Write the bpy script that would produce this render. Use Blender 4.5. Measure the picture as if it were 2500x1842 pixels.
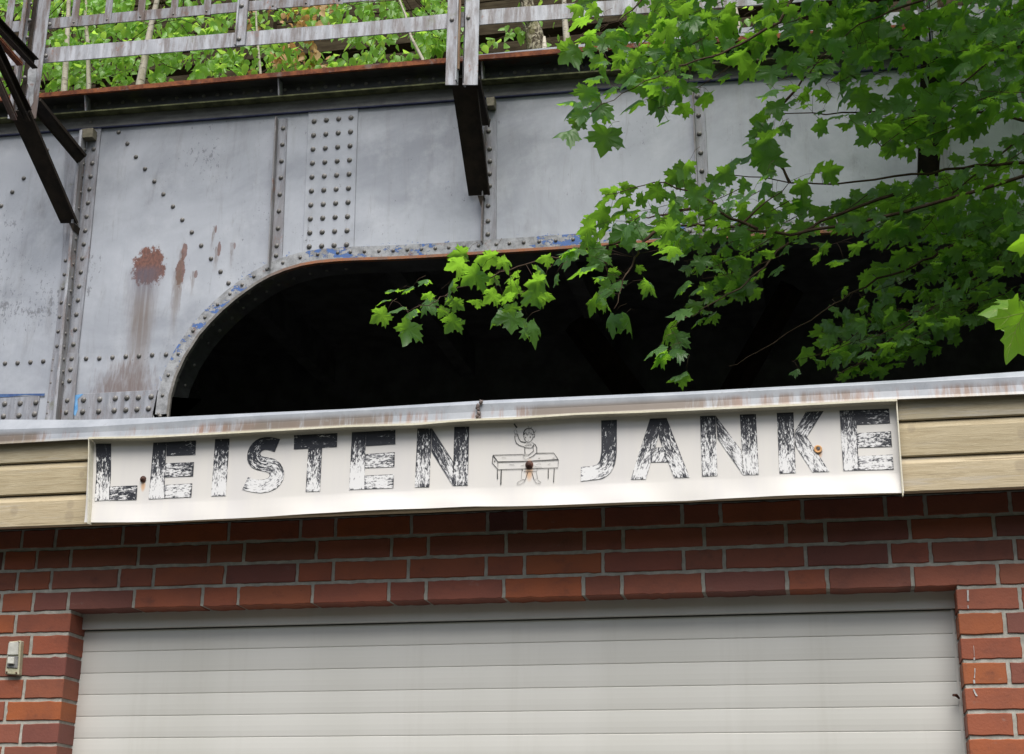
import bpy, bmesh, math, random
import numpy as np
from mathutils import Vector, Matrix, noise as mnoise
random.seed(7); rng = np.random.default_rng(7)
for o in list(bpy.data.objects): bpy.data.objects.remove(o)
S = bpy.context.scene
COL = S.collection
# ------------------------------------------------------------ camera
F = 3648.5; YAW, PITCH, ROLL = -.212, .329, .012
CAM = np.array([2.502, -4.563, 1.603]); Z0 = 2.53
_cy, _sy = math.cos(YAW), math.sin(YAW)
fw = np.array([_sy*math.cos(PITCH), _cy*math.cos(PITCH), math.sin(PITCH)])
_r0 = np.array([_cy, -_sy, 0]); _u0 = np.cross(_r0, fw)
rt = math.cos(ROLL)*_r0 + math.sin(ROLL)*_u0
up = -math.sin(ROLL)*_r0 + math.cos(ROLL)*_u0
cam = bpy.data.objects.new('camera', bpy.data.cameras.new('camera')); COL.objects.link(cam)
cam.matrix_world = Matrix(((rt[0], up[0], -fw[0], CAM[0]), (rt[1], up[1], -fw[1], CAM[1]), (rt[2], up[2], -fw[2], CAM[2]), (0, 0, 0, 1)))
cam.data.sensor_width = 36; cam.data.lens = 36*F/2500; cam.data.clip_end = 500; cam.data.clip_start = .05
S.camera = cam
# ------------------------------------------------------------ light
W = bpy.data.worlds.new('World'); S.world = W; W.use_nodes = True
wn = W.node_tree; bg = wn.nodes['Background']
sky = wn.nodes.new('ShaderNodeTexSky'); sky.sky_type = 'NISHITA'; sky.sun_disc = False
SUN_EL, SUN_AZ = math.radians(58), math.radians(165)   # azimuth clockwise from +Y
sky.sun_elevation = SUN_EL; sky.sun_rotation = SUN_AZ; sky.air_density = 1.0; sky.dust_density = 3.5; sky.ozone_density = 1.0
hs = wn.nodes.new('ShaderNodeHueSaturation'); hs.inputs['Saturation'].default_value = .68
wn.links.new(sky.outputs[0], hs.inputs['Color']); wn.links.new(hs.outputs[0], bg.inputs[0]); bg.inputs[1].default_value = .10
sun = bpy.data.objects.new('sun', bpy.data.lights.new('sun', 'SUN')); COL.objects.link(sun)
sun.data.energy = 3.3; sun.data.angle = math.radians(46); sun.data.color = (1, .97, .92)
sd = Vector((math.sin(SUN_AZ)*math.cos(SUN_EL), math.cos(SUN_AZ)*math.cos(SUN_EL), math.sin(SUN_EL)))
sun.rotation_euler = (-sd).to_track_quat('-Z', 'Y').to_euler()
S.view_settings.view_transform = 'Standard'; S.view_settings.look = 'None'; S.view_settings.gamma = 1
S.view_settings.exposure = .52
S.render.engine = 'CYCLES'
S.cycles.max_bounces = 6; S.cycles.transparent_max_bounces = 4; S.cycles.diffuse_bounces = 3; S.cycles.transmission_bounces = 4

# ------------------------------------------------------------ helpers
def ray(U, V): return fw + rt*(U-1250)/F - up*(V-921)/F
def at(U, V, y):
    d = ray(U, V); return CAM + d*(y-CAM[1])/d[1]
def atx(U, V, X):
    d = ray(U, V); return CAM + d*(X-CAM[0])/d[0]
def ata(U, V, dist): 
    d = ray(U, V); return CAM + d*dist
def px(P):
    d = np.asarray(P)-CAM; z = d@fw; return 1250+F*(d@rt)/z, 921-F*(d@up)/z

def empty(name, label, cat, loc=(0, 0, 0), group=None):
    o = bpy.data.objects.new(name, None); COL.objects.link(o); o.location = loc; o.empty_display_size = .1
    o['label'] = label; o['category'] = cat
    if group: o['group'] = group
    bpy.context.view_layer.update()
    return o
def tag(o, label, cat, group=None):
    o['label'] = label; o['category'] = cat
    if group: o['group'] = group
    return o
def finish(name, me, m, parent=None, smooth=False):
    o = bpy.data.objects.new(name, me); COL.objects.link(o)
    if m is not None:
        for mm in (m if isinstance(m, (list, tuple)) else [m]): me.materials.append(mm)
    if parent is not None:
        o.parent = parent
        # parents are never rotated: subtract their world position
        p = parent; off = Vector((0, 0, 0))
        while p is not None: off += p.location; p = p.parent
        me.transform(Matrix.Translation(-off))
    if smooth:
        me.polygons.foreach_set('use_smooth', [True]*len(me.polygons))
    return o
class MB:
    def __init__(s): s.v = []; s.f = []; s.uv = None; s.at = []
    def add(s, vs, fs):
        b = len(s.v); s.v += [tuple(map(float, p)) for p in vs]; s.f += [tuple(b+i for i in f) for f in fs]; return b
    def box(s, x0, x1, y0, y1, z0, z1):
        s.add([(x0, y0, z0), (x1, y0, z0), (x1, y1, z0), (x0, y1, z0), (x0, y0, z1), (x1, y0, z1), (x1, y1, z1), (x0, y1, z1)],
              [(0, 1, 5, 4), (1, 2, 6, 5), (2, 3, 7, 6), (3, 0, 4, 7), (4, 5, 6, 7), (3, 2, 1, 0)]); return s
    def prism(s, poly, d):
        """poly: list of 3d points, extruded by vector d"""
        n = len(poly); d = np.asarray(d, float); P = [np.asarray(p, float) for p in poly]
        s.add(P+[p+d for p in P], [tuple(range(n)), tuple(range(2*n-1, n-1, -1))]+[(i, i+n, (i+1) % n+n, (i+1) % n) for i in range(n)]); return s
    def beam(s, a, b, w, h, upv=(0, 0, 1)):
        """box from a to b, width w (sideways) and height h"""
        a = np.asarray(a, float); b = np.asarray(b, float); t = (b-a)/np.linalg.norm(b-a)
        sx = np.cross(t, upv); sx /= np.linalg.norm(sx); uz = np.cross(sx, t)
        q = [sx*w/2*i+uz*h/2*j for i, j in ((-1, -1), (1, -1), (1, 1), (-1, 1))]
        s.prism([a+c for c in q], b-a); return s
    def sweep(s, sec, path, close=True):
        """sec: list of functions or fixed (dy,dz); path: list of (x,{y,z} per sec point)"""
        n = len(path[0]); b = len(s.v)
        for ring in path: s.v += [tuple(map(float, p)) for p in ring]
        m = n if close else n-1
        for i in range(len(path)-1):
            for k in range(m): s.f.append((b+i*n+k, b+i*n+(k+1) % n, b+(i+1)*n+(k+1) % n, b+(i+1)*n+k))
        if close:
            s.f.append(tuple(b+k for k in range(n-1, -1, -1))); s.f.append(tuple(b+(len(path)-1)*n+k for k in range(n)))
        return s
    def tube(s, pts, rads, n=6):
        pts = [np.asarray(p, float) for p in pts]; b = len(s.v); N = len(pts)
        ref = np.array([.3, .5, .8])
        for i, p in enumerate(pts):
            t = pts[min(i+1, N-1)]-pts[max(i-1, 0)]; t = t/(np.linalg.norm(t)+1e-9)
            a = np.cross(t, ref); a /= np.linalg.norm(a)+1e-9; c = np.cross(t, a)
            r = rads[i] if hasattr(rads, '__len__') else rads
            for k in range(n):
                q = 2*math.pi*k/n; s.v.append(tuple(p+r*(math.cos(q)*a+math.sin(q)*c)))
        for i in range(N-1):
            for k in range(n): s.f.append((b+i*n+k, b+i*n+(k+1) % n, b+(i+1)*n+(k+1) % n, b+(i+1)*n+k))
        s.f.append(tuple(b+k for k in range(n-1, -1, -1))); s.f.append(tuple(b+(N-1)*n+k for k in range(n)))
        return s
    def mesh(s, name):
        me = bpy.data.meshes.new(name); me.from_pydata(s.v, [], s.f); me.update(); return me
    def build(s, name, m, parent=None, smooth=False, bevel=0, fix=True):
        me = s.mesh(name)
        if fix or bevel:
            bm = bmesh.new(); bm.from_mesh(me)
            if fix: bmesh.ops.recalc_face_normals(bm, faces=bm.faces)
            if bevel:
                es = [e for e in bm.edges if len(e.link_faces) == 2 and e.calc_face_angle(0) > .5]
                bmesh.ops.bevel(bm, geom=es, offset=bevel, segments=1, affect='EDGES', clamp_overlap=True)
            bm.to_mesh(me); bm.free()
        return finish(name, me, m, parent, smooth)

# ------------------------------------------------------------ materials
class G:
    def __init__(s, name, rough=.6, spec=.4, metal=0):
        s.m = bpy.data.materials.new(name); s.m.use_nodes = True; s.t = s.m.node_tree
        s.b = s.t.nodes['Principled BSDF']; s.b.inputs['Roughness'].default_value = rough
        s.b.inputs['Specular IOR Level'].default_value = spec; s.b.inputs['Metallic'].default_value = metal
        s.tc = s.t.nodes.new('ShaderNodeTexCoord'); s.geo = s.t.nodes.new('ShaderNodeNewGeometry')
        s.P = s.geo.outputs['Position']
    def link(s, a, b): s.t.links.new(a, b)
    def put(s, sock, v):
        if isinstance(v, bpy.types.NodeSocket): s.link(v, sock)
        elif v is not None:
            if isinstance(v, (tuple, list)) and len(v) == 3 and sock.type == 'RGBA': v = (*v, 1)
            sock.default_value = v
    def map(s, sc, off=(0, 0, 0), src=None, rot=(0, 0, 0)):
        n = s.t.nodes.new('ShaderNodeMapping'); s.link(src or s.P, n.inputs[0]); n.inputs['Scale'].default_value = sc
        n.inputs['Location'].default_value = off; n.inputs['Rotation'].default_value = rot; return n.outputs[0]
    def noise(s, scale=(1, 1, 1), sc=1, detail=4, rough=.6, src=None, off=(0, 0, 0), dist=0):
        n = s.t.nodes.new('ShaderNodeTexNoise'); s.link(s.map(scale, off, src), n.inputs['Vector'])
        n.inputs['Scale'].default_value = sc; n.inputs['Detail'].default_value = detail; n.inputs['Roughness'].default_value = rough
        n.inputs['Distortion'].default_value = dist
        return n.outputs['Fac']
    def ramp(s, v, a, b, lo=0, hi=1, smooth=True):
        n = s.t.nodes.new('ShaderNodeMapRange'); n.interpolation_type = 'SMOOTHSTEP' if smooth else 'LINEAR'
        s.put(n.inputs['Value'], v); n.inputs['From Min'].default_value = a; n.inputs['From Max'].default_value = b
        n.inputs['To Min'].default_value = lo; n.inputs['To Max'].default_value = hi; return n.outputs[0]
    def mth(s, op, a, b=None, clamp=False):
        n = s.t.nodes.new('ShaderNodeMath'); n.operation = op; n.use_clamp = clamp; s.put(n.inputs[0], a)
        if b is not None: s.put(n.inputs[1], b)
        return n.outputs[0]
    def mix(s, f, a, b, mode='MIX'):
        n = s.t.nodes.new('ShaderNodeMix'); n.data_type = 'RGBA'; n.blend_type = mode
        s.put(n.inputs[0], f); s.put(n.inputs[6], a); s.put(n.inputs[7], b); return n.outputs[2]
    def xyz(s, src=None):
        n = s.t.nodes.new('ShaderNodeSeparateXYZ'); s.link(src or s.P, n.inputs[0]); return n.outputs
    def attr(s, name):
        n = s.t.nodes.new('ShaderNodeAttribute'); n.attribute_name = name; return n
    def blob(s, c, r):
        """1 at centre c falling to 0 at radii r (world x,z)"""
        o = s.xyz(); dx = s.mth('DIVIDE', s.mth('SUBTRACT', o[0], c[0]), r[0]); dz = s.mth('DIVIDE', s.mth('SUBTRACT', o[2], c[1]), r[1])
        q = s.mth('ADD', s.mth('MULTIPLY', dx, dx), s.mth('MULTIPLY', dz, dz)); return s.mth('SUBTRACT', 1, q)
    def bump(s, h, dist=.002, st=.6):
        n = s.t.nodes.new('ShaderNodeBump'); s.put(n.inputs['Height'], h); n.inputs['Distance'].default_value = dist
        n.inputs['Strength'].default_value = st; s.link(n.outputs[0], s.b.inputs['Normal'])
    def out(s, col, rough=None):
        s.put(s.b.inputs['Base Color'], col)
        if rough is not None: s.put(s.b.inputs['Roughness'], rough)
        return s.m

def m_simple(name, c1, c2, scale=(1, 1, 1), sc=6, rough=.6, spec=.4, bump=.002, detail=6, metal=0):
    g = G(name, rough, spec, metal); n = g.noise(scale, sc, detail)
    c = g.mix(g.ramp(n, .35, .65), c1, c2)
    n2 = g.noise((1, 1, 1), 90, 3); c = g.mix(g.ramp(n2, .3, .8, 0, .35), c, tuple(x*.6 for x in c1))
    if bump: g.bump(g.noise((1, 1, 1), 60, 5), bump)
    return g.out(c)
BLUE = (.06, .135, .36); RUST = (.19, .065, .03); ORG = (.42, .13, .04)
def m_web():
    g = G('grey_painted_steel', .42, .5)
    big = g.noise((.8, 1, 1.0), 1.1, 6, .6, dist=.6); c = g.mix(g.ramp(big, .32, .68), (.26, .278, .318), (.395, .418, .468))
    st = g.noise((4, 1, .5), 1.6, 6, .7, dist=.5); c = g.mix(g.ramp(st, .50, .8, 0, .45), c, (.17, .165, .16))
    st2 = g.noise((1.3, 1, 1.3), 2.0, 6, .7, off=(7, 0, 2)); c = g.mix(g.ramp(st2, .45, .78, 0, .5), c, (.52, .54, .58))
    fine = g.noise((1, 1, .6), 42, 5, .75); sp = g.noise((1, 1, 1), 1.7, 4, .6, off=(2, 0, 9)); c = g.mix(g.ramp(g.mth('ADD', fine, g.mth('MULTIPLY', g.mth('SUBTRACT', sp, .5), .5)), .68, .74, 0, .7), c, (.07, .07, .085))
    gr = g.noise((1.6, 1, .6), 3.2, 7, .7, off=(3, 0, 1)); c = g.mix(g.ramp(gr, .58, .78, 0, .5), c, (.16, .155, .15)); vs = g.noise((12, 1, .9), 2.4, 7, .8, off=(1, 0, 4), dist=.8); c = g.mix(g.ramp(vs, .57, .72, 0, .35), c, (.15, .145, .14)); sc2 = g.noise((1, 1, .5), 24, 6, .8, off=(5, 0, 2)); zn = g.noise((1, 1, 1), 1.1, 4, .6, off=(6, 0, 3)); c = g.mix(g.ramp(g.mth('ADD', sc2, g.mth('MULTIPLY', g.mth('SUBTRACT', zn, .5), .7)), .66, .70, 0, .6), c, (.10, .10, .11))
    # rust patches and their runs
    warp = g.noise((1, 1, .7), 15, 7, .75); warp2 = g.noise((1, 1, .2), 35, 4, .6)
    for (u, v, ru, rv, s) in ((363, 652, .20, .235, 1.0), (440, 665, .055, .17, .9), (450, 615, .035, .10, .85), (535, 610, .022, .09, .8), (527, 560, .012, .05, .8), (478, 670, .02, .05, .7), (573, 600, .014, .04, .6)):
        p = at(u, v, 7); b = g.blob((p[0], p[2]), (ru, rv))
        m = g.ramp(g.mth('ADD', b, g.mth('MULTIPLY', g.mth('SUBTRACT', warp, .5), 2.6)), .25, .5, 0, s)
        c = g.mix(m, c, g.mix(g.ramp(fine, .35, .65), (.10, .045, .036), (.20, .085, .06)))
        # run below: narrows and fades downwards
        o_ = g.xyz(); top = at(u, v-10, 7); L_ = (1.5 if ru > .1 else .75 if ru > .03 else .3); t_ = g.mth('DIVIDE', g.mth('SUBTRACT', top[2], o_[2]), L_)
        cx = g.mth('ADD', g.mth('SUBTRACT', o_[0], top[0]-.02), g.mth('MULTIPLY', g.mth('SUBTRACT', warp2, .5), .10))
        wd = g.ramp(t_, 0, 1, ru*1.25, ru*.35+.02, smooth=False); m2 = g.mth('SUBTRACT', 1, g.mth('DIVIDE', g.mth('ABSOLUTE', cx), wd))
        m2 = g.mth('MULTIPLY', g.ramp(m2, 0, .9), g.mth('MULTIPLY', g.ramp(t_, 0, .06), g.ramp(t_, .35, 1.0, 1, 0)))
        stk = g.noise((26, 1, .8), 1.5, 5, .65, off=(u*.1, 0, 0)); m2 = g.mth('MULTIPLY', m2, g.ramp(stk, .3, .6, .65, 1.0))
        c = g.mix(g.mth('MULTIPLY', m2, .75*s), c, g.mix(g.ramp(t_, .05, .35), (.085, .08, .11) if ru > .1 else (.12, .075, .055), (.13, .088, .06)))
    p = at(300, 985, 7); b = g.blob((p[0], p[2]), (.42, .55)); c = g.mix(g.ramp(g.mth('ADD', b, g.mth('MULTIPLY', g.mth('SUBTRACT', warp2, .5), 1.6)), .1, 1.1, 0, .75), c, (.12, .07, .05))
    # flaked blue paint close to the rim
    a = g.attr('rim').outputs['Fac']; fl = g.noise((1, 1, 1.6), 11, 6, .75, off=(2, 0, 5))
    m = g.ramp(g.mth('ADD', g.mth('MULTIPLY', a, .42), fl), .83, .85, 0, 1); c = g.mix(m, c, BLUE)
    g.bump(g.noise((1, 1, .5), 14, 5), .004, .35)
    return g.out(c, g.ramp(big, .3, .7, .38, .55))
def m_angle():
    g = G('flaked_steel', .6, .4)
    n = g.noise((1, 1, 1), 14, 6, .7); c = g.mix(g.ramp(n, .35, .65), (.20, .205, .215), (.36, .37, .39))
    k = None
    for (u, v, rx) in ((820, 625, .42), (1000, 618, .33), (1385, 590, .42), (1620, 580, .30), (520, 770, .25), (455, 860, .2), (600, 700, .15)):
        p = at(u, v, 7); b = g.ramp(g.blob((p[0], p[2]), (rx, .22)), 0, .6, 0, .13); k = b if k is None else g.mth('MAXIMUM', k, b)
    k = g.mth('SUBTRACT', k, .08)
    fl = g.noise((1, 1, 1.6), 8, 6, .75, off=(3, 0, 0)); fl = g.mth('ADD', fl, k); c = g.mix(g.ramp(fl, .575, .595), c, (.09, .085, .08)); c = g.mix(g.ramp(fl, .59, .61), c, BLUE)
    fl2 = g.noise((1, 1, 1), 9, 6, .75, off=(9, 0, 0)); c = g.mix(g.ramp(fl2, .66, .68), c, (.13, .30, .52))
    rs = g.noise((1, 1, 1), 5, 6, .7, off=(0, 0, 8)); c = g.mix(g.ramp(rs, .58, .68, 0, .6), c, RUST)
    g.bump(n, .004, .8); return g.out(c)
def m_worn(name='worn_grey_steel', base=(.20, .205, .225), k=1.1):
    g = G(name, .5, .45)
    n = g.noise((8, 8, 1), 2.2, 6, .65); c = g.mix(g.ramp(n, .35, .65), base, tuple(min(1, x*1.5) for x in base))
    b = g.noise((9, 9, 1.5), 1.3, 6, .7, off=(4, 0, 2)); c = g.mix(g.ramp(b, .42, .62, 0, .85*k), c, (.11, .075, .06))
    r = g.noise((1, 1, .7), 6, 6, .8, off=(1, 0, 6)); c = g.mix(g.ramp(r, .59, .66, 0, .8*k), c, (.22, .085, .04)); wt = g.noise((5, 5, 1.2), 2, 6, .7, off=(8, 0, 1)); c = g.mix(g.ramp(wt, .58, .72, 0, .5), c, (.50, .51, .53))
    m = g.noise((1, 1, 1), 3, 5, .7, off=(6, 3, 6)); c = g.mix(g.ramp(m, .60, .72, 0, .5), c, (.14, .15, .06))
    f = g.noise((1, 1, 1), 60, 3, .7); c = g.mix(g.ramp(f, .62, .72, 0, .6), c, (.05, .045, .045))
    g.bump(f, .002, .5); return g.out(c)
def m_rustedge():
    g = G('orange_rust', .8, .2)
    n = g.noise((1, 1, 1), 12, 6, .7); c = g.mix(g.ramp(n, .35, .62), (.30, .105, .045), (.13, .045, .028))
    n2 = g.noise((1, 1, 1), 5, 5, .7, off=(5, 0, 0)); c = g.mix(g.ramp(n2, .56, .66, 0, .7), c, (.20, .17, .16))
    g.bump(n, .004, .8); return g.out(c)
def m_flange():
    g = G('shade_dark_weathered_steel', .5, .4)
    n = g.noise((1, 1, 3), 5, 6, .65); c = g.mix(g.ramp(n, .3, .7), (.045, .045, .048), (.085, .085, .092))  # base kept very dark: shade under the flanges is put into the colour
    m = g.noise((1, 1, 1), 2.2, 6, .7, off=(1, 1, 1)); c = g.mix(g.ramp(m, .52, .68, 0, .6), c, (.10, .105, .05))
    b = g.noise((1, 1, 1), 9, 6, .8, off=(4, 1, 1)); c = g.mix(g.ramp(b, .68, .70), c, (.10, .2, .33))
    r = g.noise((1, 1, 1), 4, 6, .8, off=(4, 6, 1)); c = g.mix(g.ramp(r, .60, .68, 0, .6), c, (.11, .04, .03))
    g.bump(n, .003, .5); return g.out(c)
def m_brick():
    g = G('red_clinker_brick', .62, .35)
    a = g.attr('tone'); n = g.noise((1, 1, 1.5), 7, 5, .6, off=(0, 0, 3))
    c = g.mix(g.ramp(n, .35, .7, 0, .6), a.outputs['Color'], g.mix(.55, a.outputs['Color'], (.11, .042, .034)))
    so = g.noise((2.5, 1, 3), 3.5, 6, .7, off=(1, 0, 1)); c = g.mix(g.ramp(so, .52, .72, 0, .45), c, (.09, .035, .028)); pit = g.noise((1, 1, 1), 60, 5, .75, off=(3, 0, 0)); c = g.mix(g.ramp(pit, .62, .70, 0, .55), c, (.06, .022, .018))
    f = g.noise((1, 1, 1), 160, 3, .7); c = g.mix(g.ramp(f, .68, .8, 0, .3), c, (.45, .30, .25)); c = g.mix(g.ramp(f, .2, .36, .5, 0), c, (.04, .015, .015))
    sm = g.noise((1, 1, 2), 11, 6, .7, off=(7, 0, 3)); c = g.mix(g.ramp(sm, .60, .75, 0, .35), c, (.30, .26, .23))
    g.bump(g.mth('ADD', g.noise((1, 1, 1), 120, 5), g.noise((1, 1, 1), 26, 4)), .0016, .55); return g.out(c)
def m_wood():
    g = G('weathered_tan_boards', .7, .3)
    o = g.attr('tone').outputs['Color']
    gr = g.noise((3.2, 44, 44), 2.5, 8, .75, dist=1.2); c = g.mix(g.ramp(gr, .3, .7), (.33, .275, .18), (.45, .395, .285))
    w = g.noise((.8, 4, 12), 3, 6, .7, off=(4, 0, 0)); c = g.mix(g.ramp(w, .5, .68, 0, .65), c, (.40, .38, .345))
    c = g.mix(1, c, o, 'MULTIPLY')
    ck = g.noise((.9, 40, 26), 2.3, 4, .5, off=(9, 0, 5)); c = g.mix(g.ramp(ck, .66, .70, 0, .6), c, (.10, .07, .04))
    for (u, v, r) in ((172, 1232, .02), (169, 1262, .025), (35, 1248, .022), (200, 1159, .014), (2495, 1059, .02), (2492, 1138, .026), (2225, 1046, .018)):
        p = at(u, v, -.2); b = g.blob((p[0], p[2]), (r*.8, r)); c = g.mix(g.ramp(g.mth('ADD', b, g.mth('MULTIPLY', g.mth('SUBTRACT', gr, .5), 1.5)), .0, .8, 0, .3), c, (.20, .16, .12))
    g.bump(gr, .002, .6); return g.out(c)
def m_zinc():
    g = G('stained_zinc', .38, .5, .0)
    n = g.noise((2, 1, 2), 4, 7, .7); c = g.mix(g.ramp(n, .3, .7), (.24, .26, .29), (.335, .355, .39))
    hgt = g.attr('rim').outputs['Fac']   # 1 at the drip edge
    st = g.noise((15, 1, 1.5), 2.2, 6, .7); big = g.noise((1, 1, 1), 1.9, 4, .6, off=(3.3, 0, 0))
    m = g.mth('MULTIPLY', g.ramp(g.mth('ADD', st, g.mth('MULTIPLY', g.mth('SUBTRACT', big, .5), 1.3)), .38, .62), g.ramp(hgt, .15, .7))
    c = g.mix(g.mth('MULTIPLY', m, .95), c, g.mix(g.ramp(big, .4, .6), (.25, .13, .085), (.13, .10, .075)))
    f = g.noise((1, 1, 1), 45, 5, .7); c = g.mix(g.ramp(f, .62, .7, 0, .45), c, (.2, .2, .2)); c = g.mix(g.ramp(hgt, .86, 1.0, 0, .5), c, (.30, .27, .20))
    g.bump(g.noise((1, 1, 1), 8, 3), .003, .3); return g.out(c)
def m_sign():
    g = G('white_sheet_metal', .35, .5)
    n = g.noise((6, 1, .7), 2, 5, .6); c = g.mix(g.ramp(n, .35, .7, 0, .5), (.655, .635, .60), (.58, .565, .57))
    rim = g.attr('rim').outputs['Fac']   # 1 near the upper lip: its shade, painted as an uneven greenish tint
    gm = g.noise((3, 1, 2), 3, 5, .6, off=(5, 0, 0)); c = g.mix(g.mth('MULTIPLY', g.ramp(rim, .2, 1.0), g.ramp(gm, .2, .8, .25, .75)), c, (.42, .395, .30))
    for (u, v, w, h) in ((349, 1186, .010, .024), (1292, 1148, .015, .042), (1999, 1106, .012, .022)):
        p = at(u, v, -.219); b = g.blob((p[0], p[2]), (w, h)); c = g.mix(g.ramp(b, 0, 1, 0, .65), c, (.62, .30, .08))
    return g.out(c)
def m_letter():
    g = G('worn_black_lettering', .5, .4)
    wear = g.attr('wear').outputs['Fac']; uvn = g.t.nodes.new('ShaderNodeUVMap'); uvn.uv_map = 'UVMap'
    s1 = g.noise((75, 17, 1), 1, 6, .72, src=uvn.outputs[0]); s2 = g.noise((230, 75, 1), 1, 4, .7, src=uvn.outputs[0], off=(3, 3, 0))
    s = g.mth('ADD', g.mth('MULTIPLY', s1, .5), g.mth('MULTIPLY', s2, .5))
    m = g.ramp(g.mth('ADD', g.mth('MULTIPLY', wear, .165), s), .575, .625)
    gy = g.ramp(g.mth('ADD', g.mth('MULTIPLY', wear, .30), g.noise((60, 30, 1), 1, 5, .7, src=uvn.outputs[0], off=(8, 1, 0))), .62, .80, 0, .55)
    c = g.mix(m, g.mix(gy, (.018, .02, .028), (.30, .30, .32)), (.69, .69, .69)); return g.out(c)
def m_leaf(name, c1, c2, tr, rough=.42, tf=.45):
    g = G(name, rough, .45)
    rnd = g.attr('tone').outputs['Fac']; n = g.noise((1, 1, 1), 30, 3)
    c = g.mix(rnd, c1, c2); c = g.mix(g.ramp(n, .4, .8, 0, .25), c, tuple(x*.6 for x in c1)); g.out(c)
    t = g.t.nodes.new('ShaderNodeBsdfTranslucent'); g.put(t.inputs[0], g.mix(rnd, tr, tuple(x*.72 for x in tr)))
    mx = g.t.nodes.new('ShaderNodeMixShader'); mx.inputs[0].default_value = tf
    g.link(g.b.outputs[0], mx.inputs[1]); g.link(t.outputs[0], mx.inputs[2])
    g.link(mx.outputs[0], g.t.nodes['Material Output'].inputs['Surface']); return g.m
def m_birchbark():
    g = G('birch_bark', .7, .3)
    n = g.noise((1, 1, 5), 9, 5, .7); c = g.mix(g.ramp(n, .56, .66), (.40, .37, .30), (.05, .04, .035))
    n2 = g.noise((1, 1, .4), 14, 5, .7, off=(3, 3, 0)); c = g.mix(g.ramp(n2, .5, .6, 0, .5), c, (.22, .2, .12)); g.bump(n, .005); return g.out(c)
def m_birchbark2():
    g = G('rough_birch_bark', .85, .2)
    n = g.noise((1.5, 1.5, .8), 12, 6, .75, dist=1.2); c = g.mix(g.ramp(n, .44, .58), (.045, .035, .022), (.36, .33, .24))
    n2 = g.noise((1, 1, .6), 5, 5, .7, off=(3, 3, 0)); c = g.mix(g.ramp(n2, .5, .6, 0, .6), c, (.14, .14, .05)); g.bump(n, .02, 1.0); return g.out(c)
def m_slat():
    g = G('cream_aluminium', .38, .5)
    n = g.noise((1, 1, .15), 3, 4, .5); c = g.mix(g.ramp(n, .3, .7), (.60, .595, .555), (.65, .645, .61))
    f = g.noise((1, 1, 1), 25, 6, .8); c = g.mix(g.ramp(f, .74, .79, 0, .6), c, (.2, .19, .17)); d = g.noise((5, 1, .25), 1.5, 6, .7); c = g.mix(g.ramp(d, .5, .8, 0, .22), c, (.38, .36, .30)); g.bump(g.noise((1.2, 1, .5), 1.6, 3), .006, .25); return g.out(c)
MW = m_web(); MA = m_angle(); MR = m_worn(); MP = m_worn('pale_worn_steel', (.29, .30, .33), .8); MO = m_rustedge(); MF = m_flange()
MB_ = m_brick(); MWD = m_wood(); MZ = m_zinc(); MS = m_sign(); ML = m_letter(); MSL = m_slat()
MRV = m_simple('rivet_steel', (.10, .095, .088), (.19, .18, .17), sc=14, rough=.36, spec=.5, bump=.001)
MDK = m_simple('shade_dark_rusted_steel', (.016, .012, .009), (.034, .024, .016), sc=7, rough=.7, spec=.2)  # near-black brown: shade of the undersides is in the colour
MBL = m_simple('shade_dark_steel', (.10, .10, .10), (.16, .16, .165), sc=4, rough=.8, spec=.1)  # shade of the bridge interior partly put into this dark grey
MMO = m_simple('grey_mortar', (.33, .325, .285), (.46, .45, .40), sc=25, rough=.9, spec=.1, bump=.003)
MTI = m_simple('old_dark_timber', (.030, .022, .012), (.060, .048, .028), (2, 8, 14), sc=2, rough=.85, spec=.1)
MSO = m_simple('mossy_board_edge', (.05, .038, .02), (.10, .08, .045), sc=18, rough=.9, spec=.1)
MBK = m_simple('brown_twig_bark', (.055, .035, .022), (.10, .065, .045), sc=20, rough=.8, spec=.2)
MBB = m_birchbark()
MLP = m_simple('cream_lip_paint', (.62, .58, .44), (.70, .67, .56), sc=5, rough=.4, bump=0)
MBO = m_simple('brown_rust_bolt', (.05, .022, .015), (.14, .05, .03), sc=60, rough=.7)
MLN = m_simple('faded_ink', (.03, .03, .03), (.09, .09, .09), sc=30, rough=.6, bump=0)
MLN2 = m_simple('pale_faded_ink', (.16, .16, .16), (.30, .29, .28), sc=30, rough=.6, bump=0)
MLF = m_leaf('maple_leaf', (.070, .155, .05), (.105, .21, .07), (.36, .72, .05), .36, .5)
MLF2 = m_leaf('near_maple_leaf', (.09, .21, .02), (.11, .24, .03), (.36, .72, .03), .5, .5)
MBF = m_leaf('birch_leaf', (.14, .31, .04), (.20, .42, .07), (.58, .92, .12), .35, .5)
MWF = m_leaf('withered_leaf', (.45, .24, .09), (.50, .36, .16), (.85, .45, .14), .5, .4)
MGR = m_simple('asphalt', (.045, .045, .045), (.07, .068, .064), sc=8, rough=.9, spec=.2)
MRO = m_simple('roofing_felt', (.03, .03, .03), (.05, .05, .048), sc=10, rough=.9, spec=.2)

def set_tone(me, vals, name='tone', dom='POINT'):
    """vals: (n,3)"""
    a = me.attributes.new(name, 'FLOAT_COLOR', dom); v = np.ones((len(vals), 4), np.float32); v[:, :3] = vals
    a.data.foreach_set('color', v.ravel())
def set_f(me, vals, name):
    a = me.attributes.new(name, 'FLOAT', 'POINT'); a.data.foreach_set('value', np.asarray(vals, np.float32))

# ------------------------------------------------------------ ground
g_ = MB(); g_.add([(-150, -150, 0), (150, -150, 0), (150, 150, 0), (-150, 150, 0)], [(0, 1, 2, 3)])
o = g_.build('ground', MGR); o['kind'] = 'structure'

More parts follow.
